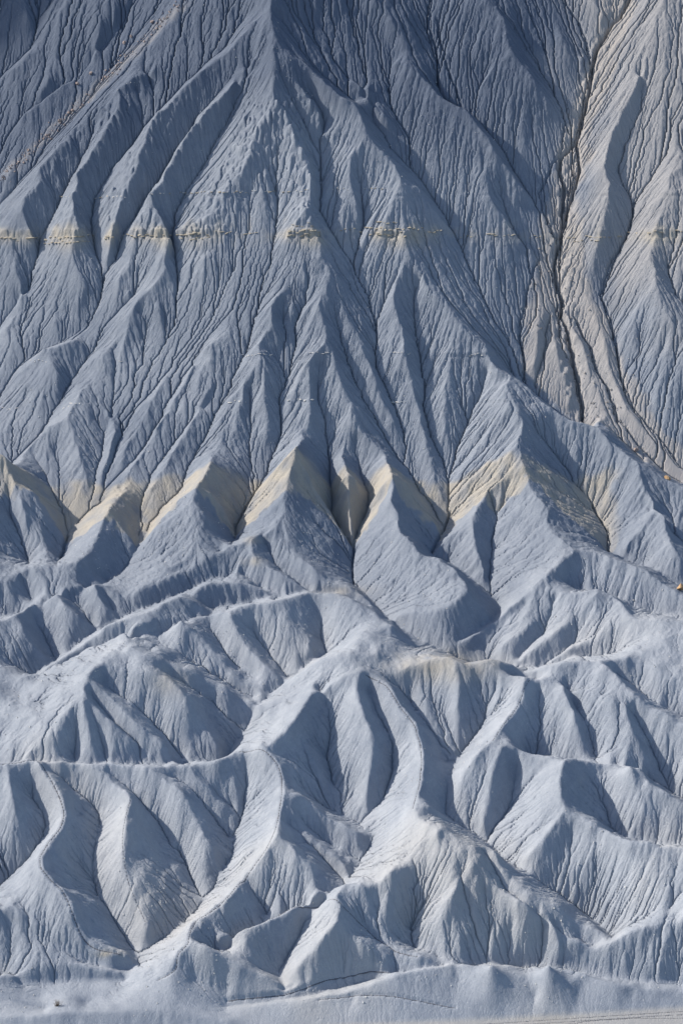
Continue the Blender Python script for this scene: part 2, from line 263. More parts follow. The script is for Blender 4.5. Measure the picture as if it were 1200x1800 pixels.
GULLIES = """73,-20,0 68,30,0 60,68,0 55,82,0 33,105,0 0,135,0 -40,175,0
250,-20,0 215,33,0 195,62,0 152,117,0 127,143,0 100,160,0 53,190,0 10,240,0 -20,270,0
285,-10,3 267,23,2 207,103,0 173,140,0 163,167,0 123,200,0 100,222,0 70,275,0 40,312,0 10,345,0 -20,380,0
190,130,1 150,165,1 110,190,1 60,235,1 20,285,1 -10,310,1
430,30,8 400,80,3 373,100,2 313,157,0 290,183,0 277,197,0 253,223,0 230,257,0 200,290,0 175,330,0 163,365,0 160,385,-1 163,410,-2 170,447,-2 183,473,-2 180,503,-2 173,533,-2 147,577,-2 110,600,-1 70,618,-1 33,640,0 13,673,0 0,697,0 -30,730,0
262,140,3 277,170,2 288,183,0
240,155,8 250,190,4 253,222,0
450,105,20 420,155,12 403,205,4 390,225,1 370,265,0 350,300,0 327,333,0 307,373,0 303,405,-1 304,430,2 312,500,3 308,560,1 300,580,0 290,600,0 273,650,0 240,707,0 230,740,0 207,773,0 200,803,0 183,843,0 180,883,0 150,905,0 125,930,0 119,943,0
418,115,22 395,150,12 345,205,4 337,225,0 310,260,0 290,300,0 247,363,0 213,417,0 200,457,-1 185,472,-2
250,455,6 240,513,0 207,547,0 180,593,0 165,615,0 133,657,0 103,710,0 73,763,0 27,807,0 -10,850,0 -40,880,0
170,215,10 153,260,6 127,310,1 100,367,0 80,403,0 68,420,-2 65,450,-2 57,493,0 20,547,0 0,580,0 -30,620,0
20,300,8 5,345,3 -15,380,0
45,150,4 38,180,2
75,175,2 55,187,0
230,520,6 225,510,8
262,560,6 255,600,2 250,650,1 238,695,0
200,660,4 200,690,3 197,727,0 182,780,0 180,800,0 170,823,0 157,877,0 152,900,0
430,425,2 400,487,1 367,530,1 333,587,0 310,633,0 293,657,0 257,700,0 240,707,0
487,400,0 480,453,0 463,517,0 440,593,0 433,620,0 410,660,0 395,700,0 370,747,0 350,787,0 333,817,0 320,860,0 290,887,0 262,930,0 240,962,4.9
472,405,2 460,440,1 423,485,1 400,525,1 385,560,1 365,600,2 347,635,1 323,667,0 297,703,0 287,733,0 253,787,0 213,830,0 187,863,0 180,883,0
380,680,2 360,713,1 320,763,0 293,797,0 267,833,0 247,887,0 244,930,0 240,967,4.7 225,990,0.6 213,1003,-1.3 187,1022,0.6
100,790,3 108,830,1 120,870,0 123,900,0 120,930,0
60,800,2 85,850,1 110,905,0 119,943,0 113,967,-2 106,984,-3.3
490,250,24 487,300,12 487,340,4 487,400,0
440,340,10 440,390,4 432,425,2
547,160,14 565,195,6 570,215,2 563,253,0 565,300,0 561,345,0 560,367,0 580,403,0 600,437,0 620,463,0 647,513,-1 660,563,-1 662,597,-1 660,647,-1 690,707,0 703,740,0 720,787,0 740,833,0 743,867,0 763,900,0 778,935,0
515,160,22 530,200,14 545,240,8 555,290,4 560,345,1
490,25,30 515,60,22 545,95,16 580,140,10 605,165,6 625,178,3
500,0,22 535,45,12 563,77,6 600,120,3 632,155,1 650,185,1 665,225,0 690,262,0 715,290,0 733,302,0
630,310,14 638,367,2 637,400,0 630,433,0 620,463,0
633,17,4 657,53,1 687,80,0 690,113,0 683,143,0 686,185,0 720,240,0 728,293,0 740,315,0 777,373,0 800,415,0 820,457,0 837,493,0 867,547,0 880,577,0 887,610,0 893,648,-2 905,662,-4
758,-20,0 747,43,-2 760,83,-2 768,117,-2 763,133,-2 780,173,-2 800,184,-2 822,195,-2 850,222,-2 880,258,-2 905,305,-2 930,342,-3 945,365,-3 965,400,-4 976,425,-5
767,33,0 777,100,0 797,160,-1 810,187,-2
660,145,6 668,165,3 685,185,0
560,500,15 570,470,17
543,487,8 537,533,2 520,567,0 520,597,0 515,640,0 503,667,-1 488,700,-1 495,747,-1 483,793,-1 470,833,-1 433,890,-1 414,930,-2 412,952,4
497,530,5 500,597,1 490,622,0 503,667,-1
440,683,5 437,767,2 443,817,1 427,877,0 414,930,-2
560,640,8 557,700,5 573,745,1 580,813,-1 583,863,-1 583,907,-1 600,935,-1 613,950,-1 621,965,-0 618,987,-5.3 621,1023,-9.3 632,1035,-7.7 660,1064,-7.2 683,1088,9.2 720,1114,13.4 777,1144,7.3 810,1163,0.3
590,560,8 613,640,4 640,697,1 667,747,0 700,807,0 723,835,0 738,865,0
625,775,6 633,833,0 648,867,-1 646,895,-1 627,935,-1 621,963,3.7
597,735,8 587,790,3
733,500,8 727,550,3 733,597,1 738,632,0 747,673,-1 742,710,-1 752,750,-1 767,787,-1 783,823,-1 788,867,-1 791,900,-1 780,935,-2 758,972,1 790,988,-3.1 830,1017,2 862,1046,-3.8 876,1064,-3.3 868,1088,9.2 840,1108,13.8 800,1136,10.3 777,1144,7.3
855,655,16 845,690,8 823,743,3 803,790,1 793,830,0 790,870,-1
700,480,14 680,520,4 665,560,0
20,905,34 38,945,16 52,990,-0.1
-20,1090,7 30,1080,10.2 70,1064,25.1 110,1052,23.2 150,1037,21.2 187,1025,14.3
40,1015,25.1 60,1055,13.4
65,1186,7.9 100,1160,10.6 135,1132,8.7 172,1106,9 210,1087,7.2 245,1074,5.4 300,1052,9.4 340,1032,12.5 380,1017,14 415,1008,18.1
130,1060,16.9 150,1080,10.3 165,1102,4.1
60,1085,24.4 80,1120,11.2 97,1155,0.1
187,1045,18.8 200,1075,8.9
463,950,30 490,997,19.2 543,1040,9.1
427,1005,21.9 460,1030,16 493,1047,10.9
372,1070,14.7 430,1058,16.7 480,1050,15.3 543,1041,12.8 600,1040,14.9 650,1066,6.8
70,1197,21.2 130,1172,11.6 190,1142,30.7 260,1118,41 320,1097,36.6 372,1082,30
440,1095,34.1 470,1145,13 505,1192,0.9
370,1100,32.4 400,1150,21.4 450,1195,9.1
545,1055,37.9 560,1075,30 567,1090,23.5 563,1117,12.1 573,1148,6.6 545,1165,7.1 505,1195,11.2 470,1225,6.6 447,1250,9.7 430,1285,2.5 410,1310,6 390,1336,14.3
270,1130,45.6 330,1160,34.2 400,1195,17.8 450,1225,6.1
300,1180,63.9 330,1200,52.2 380,1240,25 420,1275,7.5 428,1288,3.3
165,1222,77.8 190,1252,70.2 230,1290,59.6 265,1325,44.3 285,1338,36.1
187,1200,73.1 247,1243,56.5 293,1290,35.8 325,1333,19.5
142,1275,69.7 134,1334,42.6
180,1285,65.9 190,1335,42
390,1336,14.3 340,1339,18.6 290,1342,35.6 200,1343,41.3 100,1342,53 40,1340,46.7 -60,1347,33.7
95,1350,60.1 130,1385,42 165,1408,34.5 177,1425,29.2 172,1475,21.4 165,1540,11.5 172,1570,6.5 200,1615,-1 235,1670,-12
432,1345,46.1 435,1370,34.5 428,1425,14.9 411,1465,6.7 410,1500,6.1 385,1532,4.1 378,1558,-1.8 345,1602,-6.6 300,1640,-4 245,1672,-6.4
195,1352,56.1 240,1395,42.7 280,1440,28.2 320,1500,8.2 352,1575,-7
290,1350,55.7 335,1385,42.5 380,1440,17.6 405,1470,5.9
350,1350,54.7 385,1390,33.6 410,1420,16.5
60,1400,45.8 85,1430,39 82,1465,30 55,1500,22.4 30,1522,12.2 8,1548,3 -20,1580,-2.7
0,1602,36.5 50,1634,28.3 110,1664,17.2 150,1692,6.3 200,1706,1 245,1695,-5.8 235,1672,-4.1
-10,1690,0 40,1730,0 120,1725,0 220,1722,-1
533,1385,29.8 575,1420,4.4 635,1450,-1.3
520,1430,42.2 570,1475,18.6 630,1512,4.1
500,1445,45.3 560,1495,25.3 600,1545,8.4
560,1215,52.5 575,1240,54.2 580,1293,34.6 573,1327,21.9 583,1373,11.4 615,1405,8.7 643,1428,4.9 645,1450,5.4 655,1470,10.4 648,1492,9.5 622,1530,6.1 600,1562,35 560,1592,26.8 500,1620,10.8 440,1645,8.4 400,1665,10.9 375,1672,9.6
527,1300,53.1 545,1350,32.2 575,1378,17.3
648,1215,56.6 660,1245,53.1 690,1305,36.4 688,1360,22.7 673,1407,10.7 645,1428,6.2
740,1190,62.6 758,1222,49.7 790,1270,32.9 801,1310,22.1 805,1337,26.1 787,1367,30.4 780,1427,18.8 815,1457,10.1 855,1480,7.3 885,1507,19.4 930,1537,28.5 985,1572,9 1040,1614,-9.5 1076,1650,-9.3
690,1195,59.6 720,1225,45.6 760,1290,30.5 785,1340,22.5
765,1530,70.2 752,1577,46.2 730,1607,30.3 720,1628,18.3 728,1662,12 780,1684,17.4 830,1692,9.1 866,1694,1.5
545,1600,31.3 530,1630,17.5 513,1667,4 490,1707,-4.4 500,1745,-2
425,1545,38.7 450,1572,25.7 472,1605,11
812,1565,63.7 835,1605,48.9 855,1640,28.1 870,1670,12.5 866,1694,1.5
850,1500,69.7 880,1553,58.8 930,1598,48.1 985,1640,26.3 1040,1660,13.3
600,1630,54.6 640,1665,37.9 690,1690,19.8
-60,1660,22.5 0,1715,-9.8
866,1694,1.5 800,1700,14.3 730,1707,13.3 640,1724,-2 560,1747,-2 480,1758,-1 400,1770,-1
866,1694,1.5 930,1702,-8.7 1000,1708,-4 1060,1718,-2.2 1130,1726,-1 1200,1730,-1
860,870,30 873,907,20 863,967,0.8 858,1013,-1.1 876,1064,-3.3
893,848,42 880,890,28 873,910,19
950,765,32 1000,830,12 1040,885,4 1067,935,0 1067,968,-5.2 1090,978,1.5 1130,993,2.7 1170,1015,5 1210,1035,-1.1
1010,800,24 1045,860,10 1060,915,2
1125,880,32 1175,935,14 1210,960,8.4
810,1163,0.3 860,1170,-2 910,1172,2.2 960,1168,5.8 1010,1155,13.2 1080,1145,22.2
810,1157,3.3 850,1126,8.7 885,1090,18.2 920,1062,30.3
973,1057,32.3 957,1107,16.8 940,1122,12 910,1160,1.6
1013,1095,30.3 1012,1127,15.1 960,1166,3.8
990,1030,24.4 1060,1043,17.7 1100,1062,14.7 1150,1076,11.3 1210,1082,14.4
900,1195,51.3 940,1195,50.1
870,1205,59.4 848,1265,33.3 812,1318,15.8 803,1335,10.3
945,1215,58.7 940,1250,49.9 935,1285,38.8 928,1326,27.8
925,1326,21.8 990,1339,23.2 1048,1346,38.7 1100,1352,41.3 1160,1378,13.2 1180,1392,7.9 1215,1412,4
995,1215,55.4 1025,1275,50.1 1045,1338,20.9
1108,1250,60.9 1145,1320,32.8 1178,1386,8.1
1075,1180,58.2 1110,1205,47.2 1150,1235,43.8 1200,1260,35.5
905,1335,57.3 903,1375,40.6 895,1415,24.8 870,1450,14.5 855,1478,7.7
1020,1350,60.1 1035,1372,50.8 1065,1425,30.9 1070,1456,21.6 1105,1474,21.1 1160,1484,22.2 1215,1492,22.7
1003,1455,62.7 995,1500,44.6 970,1545,21.5 958,1560,14.2
1040,1500,52.9 1000,1530,32.9 985,1565,15.3
1110,-20,-4 1093,20,-5 1067,50,-6 1047,83,-7 1038,110,-8 1030,160,-9 1020,207,-9 1007,250,-9 1013,300,-9 1000,350,-9 990,400,-9 987,433,-9 980,467,-9 987,517,-9 983,560,-9 997,597,-9 1005,630,-9 1014,670,-9 1020,705,-8 1022,738,-6 1035,755,-4
1067,-20,0 1068,20,-3 1067,50,-6
1007,250,-9 985,290,-8 985,350,-8 990,395,-9
985,-20,0 1000,15,-2 1017,37,-4 1027,67,-6 1037,100,-8
940,110,6 977,160,0 987,187,-3 992,217,-4 987,260,-5 968,290,-5 943,337,-4 960,383,-6 975,420,-7 981,445,-8
905,30,12 935,90,6 960,140,1 987,187,-3
933,413,0 943,460,-3 927,520,-4 913,587,-5 922,620,-5 924,645,-5 917,668,-4 950,702,-4 985,728,-4 1020,748,-4
965,560,-5 950,640,-4 940,680,-4
1010,560,-5 1025,590,-5 1040,607,-6 1050,653,-5 1073,683,-5 1087,733,-4 1117,773,-3 1165,825,-3 1200,850,-2
1127,130,8 1120,200,4 1093,250,2 1082,297,0 1113,360,-2 1103,410,-4 1077,457,-5 1057,520,-5 1077,560,-5 1087,600,-5 1090,660,-4 1107,710,-4 1150,760,-3 1187,807,-3 1230,850,-2
1180,200,6 1153,300,2 1113,360,-2
1175,180,8 1200,240,4 1230,290,2
1185,430,12 1170,470,8 1190,520,6 1230,560,4
1125,600,4 1120,660,1 1150,720,-1 1185,790,-3
830,120,2 853,133,1 833,167,0 822,193,-2
880,340,6 900,400,3 930,450,-2
800,420,0 840,430,6
"""
FLOOR = """
-150,1858,0 200,1850,0 420,1830,0 520,1808,0 650,1800,0 800,1795,0 1000,1785,0 1200,1772,0 1350,1765,0
480,1850,0 600,1830,0 1350,1830,0
-150,1920,0 600,1920,0 1350,1920,0
"""
PATHS = {   # footpaths worn along the crests: (points seen, half width in metres)
 'crest_left': ("-20,1346,83 30,1337,79.9 72,1336,70.8 95,1370,69.3 110,1400,64.9 118,1425,62.5 112,1450,59.5 85,1485,62.4 75,1505,68.1 77,1525,68.2 95,1545,66.6 112,1558,64.1 122,1580,57 132,1610,45 145,1645,29.8 165,1665,20.8 190,1672,18.1 215,1675,15.6", .34),
 'spur': ("234,1402,63.4 225,1430,62.9 218,1470,56 220,1505,49.7 228,1550,35.4 245,1590,24.6 258,1622,16.3", .16),
 'crest_mid': ("420,1318,60.6 450,1313,69.9 467,1316,74.5 486,1334,70.4 496,1357,66.3 497,1387,68 492,1417,64.9 486,1457,67.8 469,1490,66.9 434,1535,46.4 399,1575,49.6 372,1600,41.3 345,1615,39.7 334,1640,47.4 333,1650,51.7", .30),
 'crest_right': ("643,1181,80.5 655,1188,76.4 679,1201,76.1 702,1238,70 727,1271,63.9 737,1304,61.7 740,1337,62.5 736,1373,57.9 724,1420,68.9", .30),
 'hill': ("440,1625,37.6 467,1614,40.5 520,1590,46.7 560,1573,47.6 588,1576,70.4 603,1588,68.7 615,1602,56.8 640,1627,39.2 667,1652,27.4 695,1668,27.6 733,1678,28.3", .34),
 'low_hill': ("335,1650,51.7 322,1663,48.5 311,1676,45.3 314,1700,32.9 300,1712,31 280,1721,25", .30),
 'tan_hill': ("928,1192,74.4 915,1215,75 903,1243,67.5 880,1275,69 862,1297,72.6", .18),
 'track': ("400,1757,4 450,1750,7 500,1742,10 545,1730,8.9 587,1717,7.8 650,1704,12.7 690,1706,16.6", .35),
 'tyre_a': ("700,1806,0 800,1803,0 900,1797,0 1020,1789,0 1130,1782,0 1290,1772,0", .13),
 'tyre_b': ("720,1812,0 810,1808,0 905,1802,0 1025,1794,0 1135,1787,0 1290,1778,0", .13),
 'tyre_c': ("880,1830,0 960,1806,0 1040,1794,0 1110,1790,0 1200,1790,0 1290,1786,0", .12),
 'bank': ("560,1757,9 620,1754,7 680,1750,13 740,1757,12 800,1765,11", .28),
}

U0, U1, V0, V1 = -150.0, 1350.0, -130.0, 1900.0

RELIEF = .0                       # the low hills stand higher than first surveyed
def parse(s, relief=RELIEF):
    out = []
    for ln in s.strip().splitlines():
        p = np.array([[float(q) for q in t.split(',')] for t in ln.split()])
        k = np.clip((p[:, 1] - 960) / 90, 0, 1) * np.clip((1790 - p[:, 1]) / 90, 0, 1) * np.clip((p[:, 2] - 6) / 14, 0, 1)
        h = p[:, 2] * (1 + relief * k)
        out.append(np.column_stack([p[:, 0], p[:, 1] + h, h]))   # u, base row, L
    return out

def value_noise(shape, cell_y, cell_x, seed):
    r = np.random.default_rng(seed)
    h, w = shape
    gy, gx = int(h / cell_y) + 4, int(w / cell_x) + 4
    g = r.standard_normal((gy, gx)).astype(np.float32)
    y = np.arange(h, dtype=np.float32) / cell_y + 1
    x = np.arange(w, dtype=np.float32) / cell_x + 1
    return bicubic(g, y, x)

def bicubic(g, y, x):
    def axis(a, t):          # Catmull-Rom along the first axis
        n = a.shape[0]
        i = np.floor(t).astype(int)
        f = (t - i).astype(np.float32)[:, None]
        k = [a[np.clip(i + d, 0, n - 1)] for d in (-1, 0, 1, 2)]
        return k[1] + .5 * f * (k[2] - k[0] + f * (2 * k[0] - 5 * k[1] + 4 * k[2] - k[3] + f * (3 * (k[1] - k[2]) + k[3] - k[0])))
    return axis(axis(g, y).T.copy(), x).T.copy()

def blur(a, n):
    for _ in range(n):
        p = np.pad(a, 1, mode='edge')
        a = (p[:-2, 1:-1] + 2 * p[1:-1, 1:-1] + p[2:, 1:-1]) * .25
        p = np.pad(a, 1, mode='edge')
        a = (p[1:-1, :-2] + 2 * p[1:-1, 1:-1] + p[1:-1, 2:]) * .25
    return a

def raster(lines, step, shape):
    s = np.zeros(shape, np.float32); c = np.zeros(shape, np.float32)
    for p in lines:
        for a, b in zip(p[:-1], p[1:]):
            n = int(max(abs(b[0] - a[0]), abs(b[1] - a[1])) / step * 2) + 2
            t = np.linspace(0, 1, n)[:, None]
            q = a + (b - a) * t
            i = np.round((q[:, 1] - V0) / step).astype(int); j = np.round((q[:, 0] - U0) / step).astype(int)
            m = (i >= 0) & (i < shape[0]) & (j >= 0) & (j < shape[1])
            np.add.at(s, (i[m], j[m]), q[m, 2]); np.add.at(c, (i[m], j[m]), 1)
    return s, c

ridge_lines, gully_lines, floor_lines = parse(RIDGES), parse(GULLIES, 0), parse(FLOOR)

def wiggle(p, amp, seed):
    # give the surveyed lines the small bends that a hand survey leaves out
    r = np.random.default_rng(seed)
    out = [p[0]]
    for a, b in zip(p[:-1], p[1:]):
        n = max(1, int(np.hypot(b[0] - a[0], b[1] - a[1]) / 14))
        for k in range(1, n + 1):
            q = a + (b - a) * (k / n)
            if k < n:
                q = q + np.array([r.normal(0, amp), r.normal(0, amp * .6), r.normal(0, amp * .25)])
            out.append(q)
    return np.array(out)

ridge_lines = [wiggle(p, 1.3, i) for i, p in enumerate(ridge_lines)]
gully_lines = [wiggle(p, 1.3, 500 + i) for i, p in enumerate(gully_lines)]

def solve():
    prev = None
    for step, it in ((32, 250), (16, 250), (8, 200), (4, 160), (2, 80)):
        shape = (int((V1 - V0) / step) + 1, int((U1 - U0) / step) + 1)
        s1, c1 = raster(ridge_lines + floor_lines, step, shape)
        s2, c2 = raster(gully_lines, step, shape)
        s, c = s1 + s2, c1 + c2
        if step == 2:                                    # a ridge may not be dragged down where a gully touches it
            pass
        fix = c > 0
        val = np.where(fix, s / np.maximum(c, 1), 0)
        if prev is None:
            L = np.full(shape, 12, np.float32)
        else:
            L = bicubic(prev, np.arange(shape[0]) * .5, np.arange(shape[1]) * .5)
        L[fix] = val[fix]
        for _ in range(it):
            p = np.pad(L, 1, mode='edge')
            n, d, e, o = p[:-2, 1:-1], p[2:, 1:-1], p[1:-1, :-2], p[1:-1, 2:]
            hi = np.maximum(np.maximum(n, d), np.maximum(e, o)); lo = np.minimum(np.minimum(n, d), np.minimum(e, o))
            L = .25 * (n + d + e + o) * .2 + .8 * .5 * (hi + lo)      # straight flanks between ridge and gully
            L[fix] = val[fix]
        prev = L
    return prev

STEP = 1.45
L2 = solve()
print('solve', round(time.time() - T0, 1))
NU, NV = int((U1 - U0) / STEP), int((V1 - V0) / STEP)
us = U0 + np.arange(NU) * STEP
vs0 = V0 + np.arange(NV) * STEP
L2s = blur(L2, 1)
L2f = blur(L2, 3)                            # the low hills have rounded crests
Lface = bicubic(L2s, (vs0 - V0) / 2, (us - U0) / 2)
Lhill = bicubic(L2f, (vs0 - V0) / 2, (us - U0) / 2)
w = np.clip((vs0 - 960) / 260, 0, 1)[:, None]
w = w * w * (3 - 2 * w)
L = Lface * (1 - w) + Lhill * w

# ---- base slope: distance of each base row
CP, SP = math.cos(PITCH), math.sin(PITCH)
_D = np.concatenate([np.arange(60, 700, .5), np.arange(700, 1500, 2.0)])
_z = np.interp(_D, [60, 297, 350, 400, 450, 480, 498, 1500], [-8, 0, 5, 10, 15.5, 19, 27, 27 + .75 * 1002])
_k = np.ones(21) / 21
_z = np.convolve(np.pad(_z, 10, mode='reflect', reflect_type='odd'), _k, 'valid')
_b = ((_z - CAM_H) * CP + _D * SP) / (_D * CP - (_z - CAM_H) * SP)
_v = 900 - _b * FPX
def base_Y(v):                                  # distance of the base slope that is seen at row v
    return np.interp(v, _v[::-1], _D[::-1])
def place(u, v, Y):
    b = (900 - v) / FPX
    t = Y / (CP + b * SP)
    return t * (u - 600) / FPX, CAM_H + t * (-SP + b * CP)

Yrow = base_Y(vs0)
def recede(u):                                  # the butte is a prow: its face falls back to both sides
    k = np.interp(np.arange(-2000, 3200, 10.0), [-2000, -150, 470, 570, 1000, 1350, 3200], [50, 40, 0, 0, 4, -10, -50])
    k = np.convolve(np.pad(k, 10, mode='edge'), np.ones(21) / 21, 'valid')
    return np.interp(u, np.arange(-2000, 3200, 10.0), k)
def smooth01(t):
    t = np.clip(t, 0, 1)
    return t * t * (3 - 2 * t)
Y = Yrow[:, None] + recede(us)[None, :] * smooth01((960 - vs0) / 420)[:, None]
X, Z = place(us[None, :], vs0[:, None] - L, Y)
X = place(us[None, :], vs0[:, None] + 0 * L, Y)[0]
Z = Z.astype(np.float64)
# ---- broad irregularity, then the rills are worn in by running water
wr = w                                          # 0 on the butte face, 1 among the low hills
def streak(nz, Zs, steps):
    # draw a noise out along the fall line of the slope Zs
    gx = np.gradient(Zs, axis=1) / np.gradient(X, axis=1); 
    gy = (np.gradient(Zs, axis=0)) / np.minimum(np.gradient(Y, axis=0), -1e-3)
    ex, ey = -gx / np.gradient(X, axis=1), -gy / np.minimum(np.gradient(Y, axis=0), -1e-3)
    m = np.hypot(ex, ey) + 1e-9
    ex, ey = (ex / m).astype(np.float32), (ey / m).astype(np.float32)
    ii, jj = np.meshgrid(np.arange(NV, dtype=np.float32), np.arange(NU, dtype=np.float32), indexing='ij')
    tot = nz.copy()
    for sg in (1.3, -1.3):
        py, px = ii.copy(), jj.copy()
        for k in range(steps):
            a, b = np.clip(py + .5, 0, NV - 1).astype(np.int32), np.clip(px + .5, 0, NU - 1).astype(np.int32)
            py += sg * ey[a, b]; px += sg * ex[a, b]
            a, b = np.clip(py + .5, 0, NV - 1).astype(np.int32), np.clip(px + .5, 0, NU - 1).astype(np.int32)
            tot += nz[a, b]
    return tot / math.sqrt(2 * steps + 1)
wr = w                                          # 0 on the butte face, 1 among the low hills
Zsm = blur(Z, 8)
flute = streak(value_noise((NV, NU), 9, 9, 1), Zsm, 16) / 3.0
flute2 = streak(value_noise((NV, NU), 4, 4, 5), Zsm, 10) / 2.0
nz = (flute * (.18 - .165 * wr) + flute2 * (.07 - .055 * wr) + value_noise((NV, NU), 34, 30, 4) * (.20 - .13 * wr)
      + value_noise((NV, NU), 13, 11, 2) * (.06 + .02 * wr) + value_noise((NV, NU), 6, 4, 3) * .04
      + rng.standard_normal((NV, NU)).astype(np.float32) * .02)
flute3 = streak(value_noise((NV, NU), 2.6, 2.6, 6), Zsm, 8) / 1.6
bare = np.clip(.8 + .38 * value_noise((NV, NU), 75, 60, 33) + .2 * value_noise((NV, NU), 25, 25, 34), .15, 1.6)
bare = bare * (1 - .45 * smooth01((us[None, :] - 620) / 160) * smooth01((620 - vs0[:, None]) / 120))
nz = nz * (.35 + .65 * bare)
nz_fine = flute3 * (.04 - .015 * wr) + value_noise((NV, NU), 4, 3.4, 31) * .03 + rng.standard_normal((NV, NU)) * .02
relief = np.clip((L + 2) / 8, .25, 1)
edge = np.interp(us, [-150, 420, 520, 650, 800, 1000, 1200, 1350], [1860, 1832, 1808, 1800, 1795, 1785, 1772, 1765])[None, :]
floor_m = np.clip((vs0[:, None] - edge + 6) / 8, 0, 1)
flat = np.maximum(floor_m, .9 * np.clip((vs0 - 1690) / 70, 0, 1)[:, None] * np.clip(1.7 - L / 50, 0, 1))
Z += nz * relief * (1 - .85 * np.maximum(floor_m, flat))

# strata that stand out on the butte face as small ledges
def ledge(Z, row, amp, wid, mask):         # the beds dip gently away from the plain
    e = PITCH - math.atan((900 - row) / FPX)
    d = (Z + Y * math.tan(e) - CAM_H) / wid
    return Z + mask * amp * d * np.exp(-d * d) * 1.6
fm = np.clip((930 - vs0) / 60, 0, 1)[:, None]
conv = np.clip((L - 8) / 14, 0, 1)
lat = value_noise((NV, NU), 60, 60, 9) * .25
LEDGES = [(129.6, .75, .9, 410), (140.6, .2, .6, 341), (83.2, .12, .5, 705), (97.0, .2, .7, 623)]
tilt = (us[None, :] - 600) * .0006

def erode(Z, iters, K, m, seed, diff=.12):
    n = NV * NU
    r = np.random.default_rng(seed)
    rho = (.72 + r.random((8, NV, NU)).astype(np.float32) * .56)
    idx = np.arange(n).reshape(NV, NU)
    offs = [(-1, -1), (-1, 0), (-1, 1), (0, -1), (0, 1), (1, -1), (1, 0), (1, 1)]
    for k in range(iters):
        best = np.zeros((NV, NU), np.float32)
        rec = idx.copy()
        dist = np.ones((NV, NU), np.float32)
        for q, (di, dj) in enumerate(offs):
            a0, a1 = max(0, -di), NV - max(0, di)
            b0, b1 = max(0, -dj), NU - max(0, dj)
            d = np.hypot(X[a0:a1, b0:b1] - X[a0 + di:a1 + di, b0 + dj:b1 + dj], Y[a0:a1, b0:b1] - Y[a0 + di:a1 + di, b0 + dj:b1 + dj])
            s = (Z[a0:a1, b0:b1] - Z[a0 + di:a1 + di, b0 + dj:b1 + dj]) / d * rho[q, a0:a1, b0:b1]
            bb = best[a0:a1, b0:b1]
            better = s > bb
            bb[better] = s[better]
            rec[a0:a1, b0:b1][better] = idx[a0 + di:a1 + di, b0 + dj:b1 + dj][better]
            dist[a0:a1, b0:b1][better] = d[better]
        order = np.argsort(Z.ravel())
        ol = order.tolist(); rl = rec.ravel().tolist()
        acc = [1.0] * n
        for i in reversed(ol):
            j = rl[i]
            if j != i:
                acc[j] += acc[i]
        A = np.array(acc)
        F = (np.broadcast_to(K, (NV, NU)).ravel() * np.minimum(A, 4000) ** m / dist.ravel().astype(np.float64))
        fl = F.tolist(); zl = Z.ravel().tolist()
        for i in ol:
            j = rl[i]
            if j != i:
                f = fl[i]
                zl[i] = (zl[i] + f * zl[j]) / (1 + f)
        Z = np.array(zl).reshape(NV, NU)
        Z = Z + (blur(Z, 1) - Z) * diff
    return Z, A.reshape(NV, NU)

Zc = Z.copy()
Zc = Z.copy()
side = value_noise((NV, NU), 24, 20, 71) * .30 + value_noise((NV, NU), 12, 10, 72) * .12       # side gullies of the low hills
Z = Z + side * wr * relief * (1 - flat)
Z, ACC = erode(Z, 4, .011 * wr * (1 - .92 * flat) + 1e-6, .50, 4, .10)
Z = Z + (blur(Z, 3) - Z) * .6 * wr
Z, ACC = erode(Z, 4, (.0068 - .0048 * wr) * (1 - .92 * flat), .48, 5, .12)
Z = Z + (blur(Z, 2) - Z) * (.2 + .2 * wr)
Vl = vs0[:, None] - L
rocky = smooth01((425 - Vl) / 10) * smooth01((Vl - 150) / 40) * smooth01((L - 9) / 8) * smooth01((600 - us[None, :]) / 40) * smooth01((us[None, :] - 60) / 60)
Z = Z + rocky * (np.abs(value_noise((NV, NU), 9, 5, 41)) * .5 + np.abs(value_noise((NV, NU), 5, 3.4, 42)) * .28 - .35) * .7
Z = Z + nz_fine * (1.5 - .5 * wr) * relief * (1 - .85 * np.maximum(floor_m, flat))
Z, ACC = erode(Z, 3, (.007 - .0045 * wr) * (1 - .92 * flat), .44, 6, .04)
sl1 = np.clip(np.log(np.maximum(ACC, 1) / (12 + 4 * wr)) / 2.2, 0, 1) * bare          # fine cracks
sl2 = np.clip(np.log(np.maximum(ACC, 1) / 120) / 4.0, 0, 1)         # gully beds
Z = Z - (sl1 * (.085 + .075 * wr) + sl2 * (.42 - .10 * wr)) * (1 - .9 * flat)
print('erode', round(time.time() - T0, 1), 'cut', float(np.mean(Zc - Z)))
for z0, amp, wid, row in LEDGES:
    msk = fm * conv * np.clip(.7 + lat * 1.6 + value_noise((NV, NU), 8, 5, 61) * .35, 0, 1.4)
    Z = ledge(Z, row, amp, wid, msk)
def carve(lines, halfw, depth, jag, seed):
    global Z
    d = np.full((NV, NU), 99, np.float32); r = 8
    rr = np.random.default_rng(seed)
    for p in lines:
        p = densify(p, 1.5)
        off = np.cumsum(rr.normal(0, jag, len(p))); off -= np.linspace(off[0], off[-1], len(p)); off = np.clip(off, -6, 6)
        for q, o_ in zip(p, off):
            i, j = int(round((q[1] - V0) / STEP)), int(round((q[0] + o_ - U0) / STEP))
            a0, a1, b0, b1 = max(i - r, 0), min(i + r + 1, NV), max(j - r, 0), min(j + r + 1, NU)
            if a0 >= a1 or b0 >= b1: continue
            wv = halfw * (.6 + .8 * rr.random())
            dd = np.hypot(np.arange(a0, a1)[:, None] - i, np.arange(b0, b1)[None, :] - j) / wv
            d[a0:a1, b0:b1] = np.minimum(d[a0:a1, b0:b1], dd)
    Z = Z - depth * np.exp(-(d / .9) ** 4)
    return d
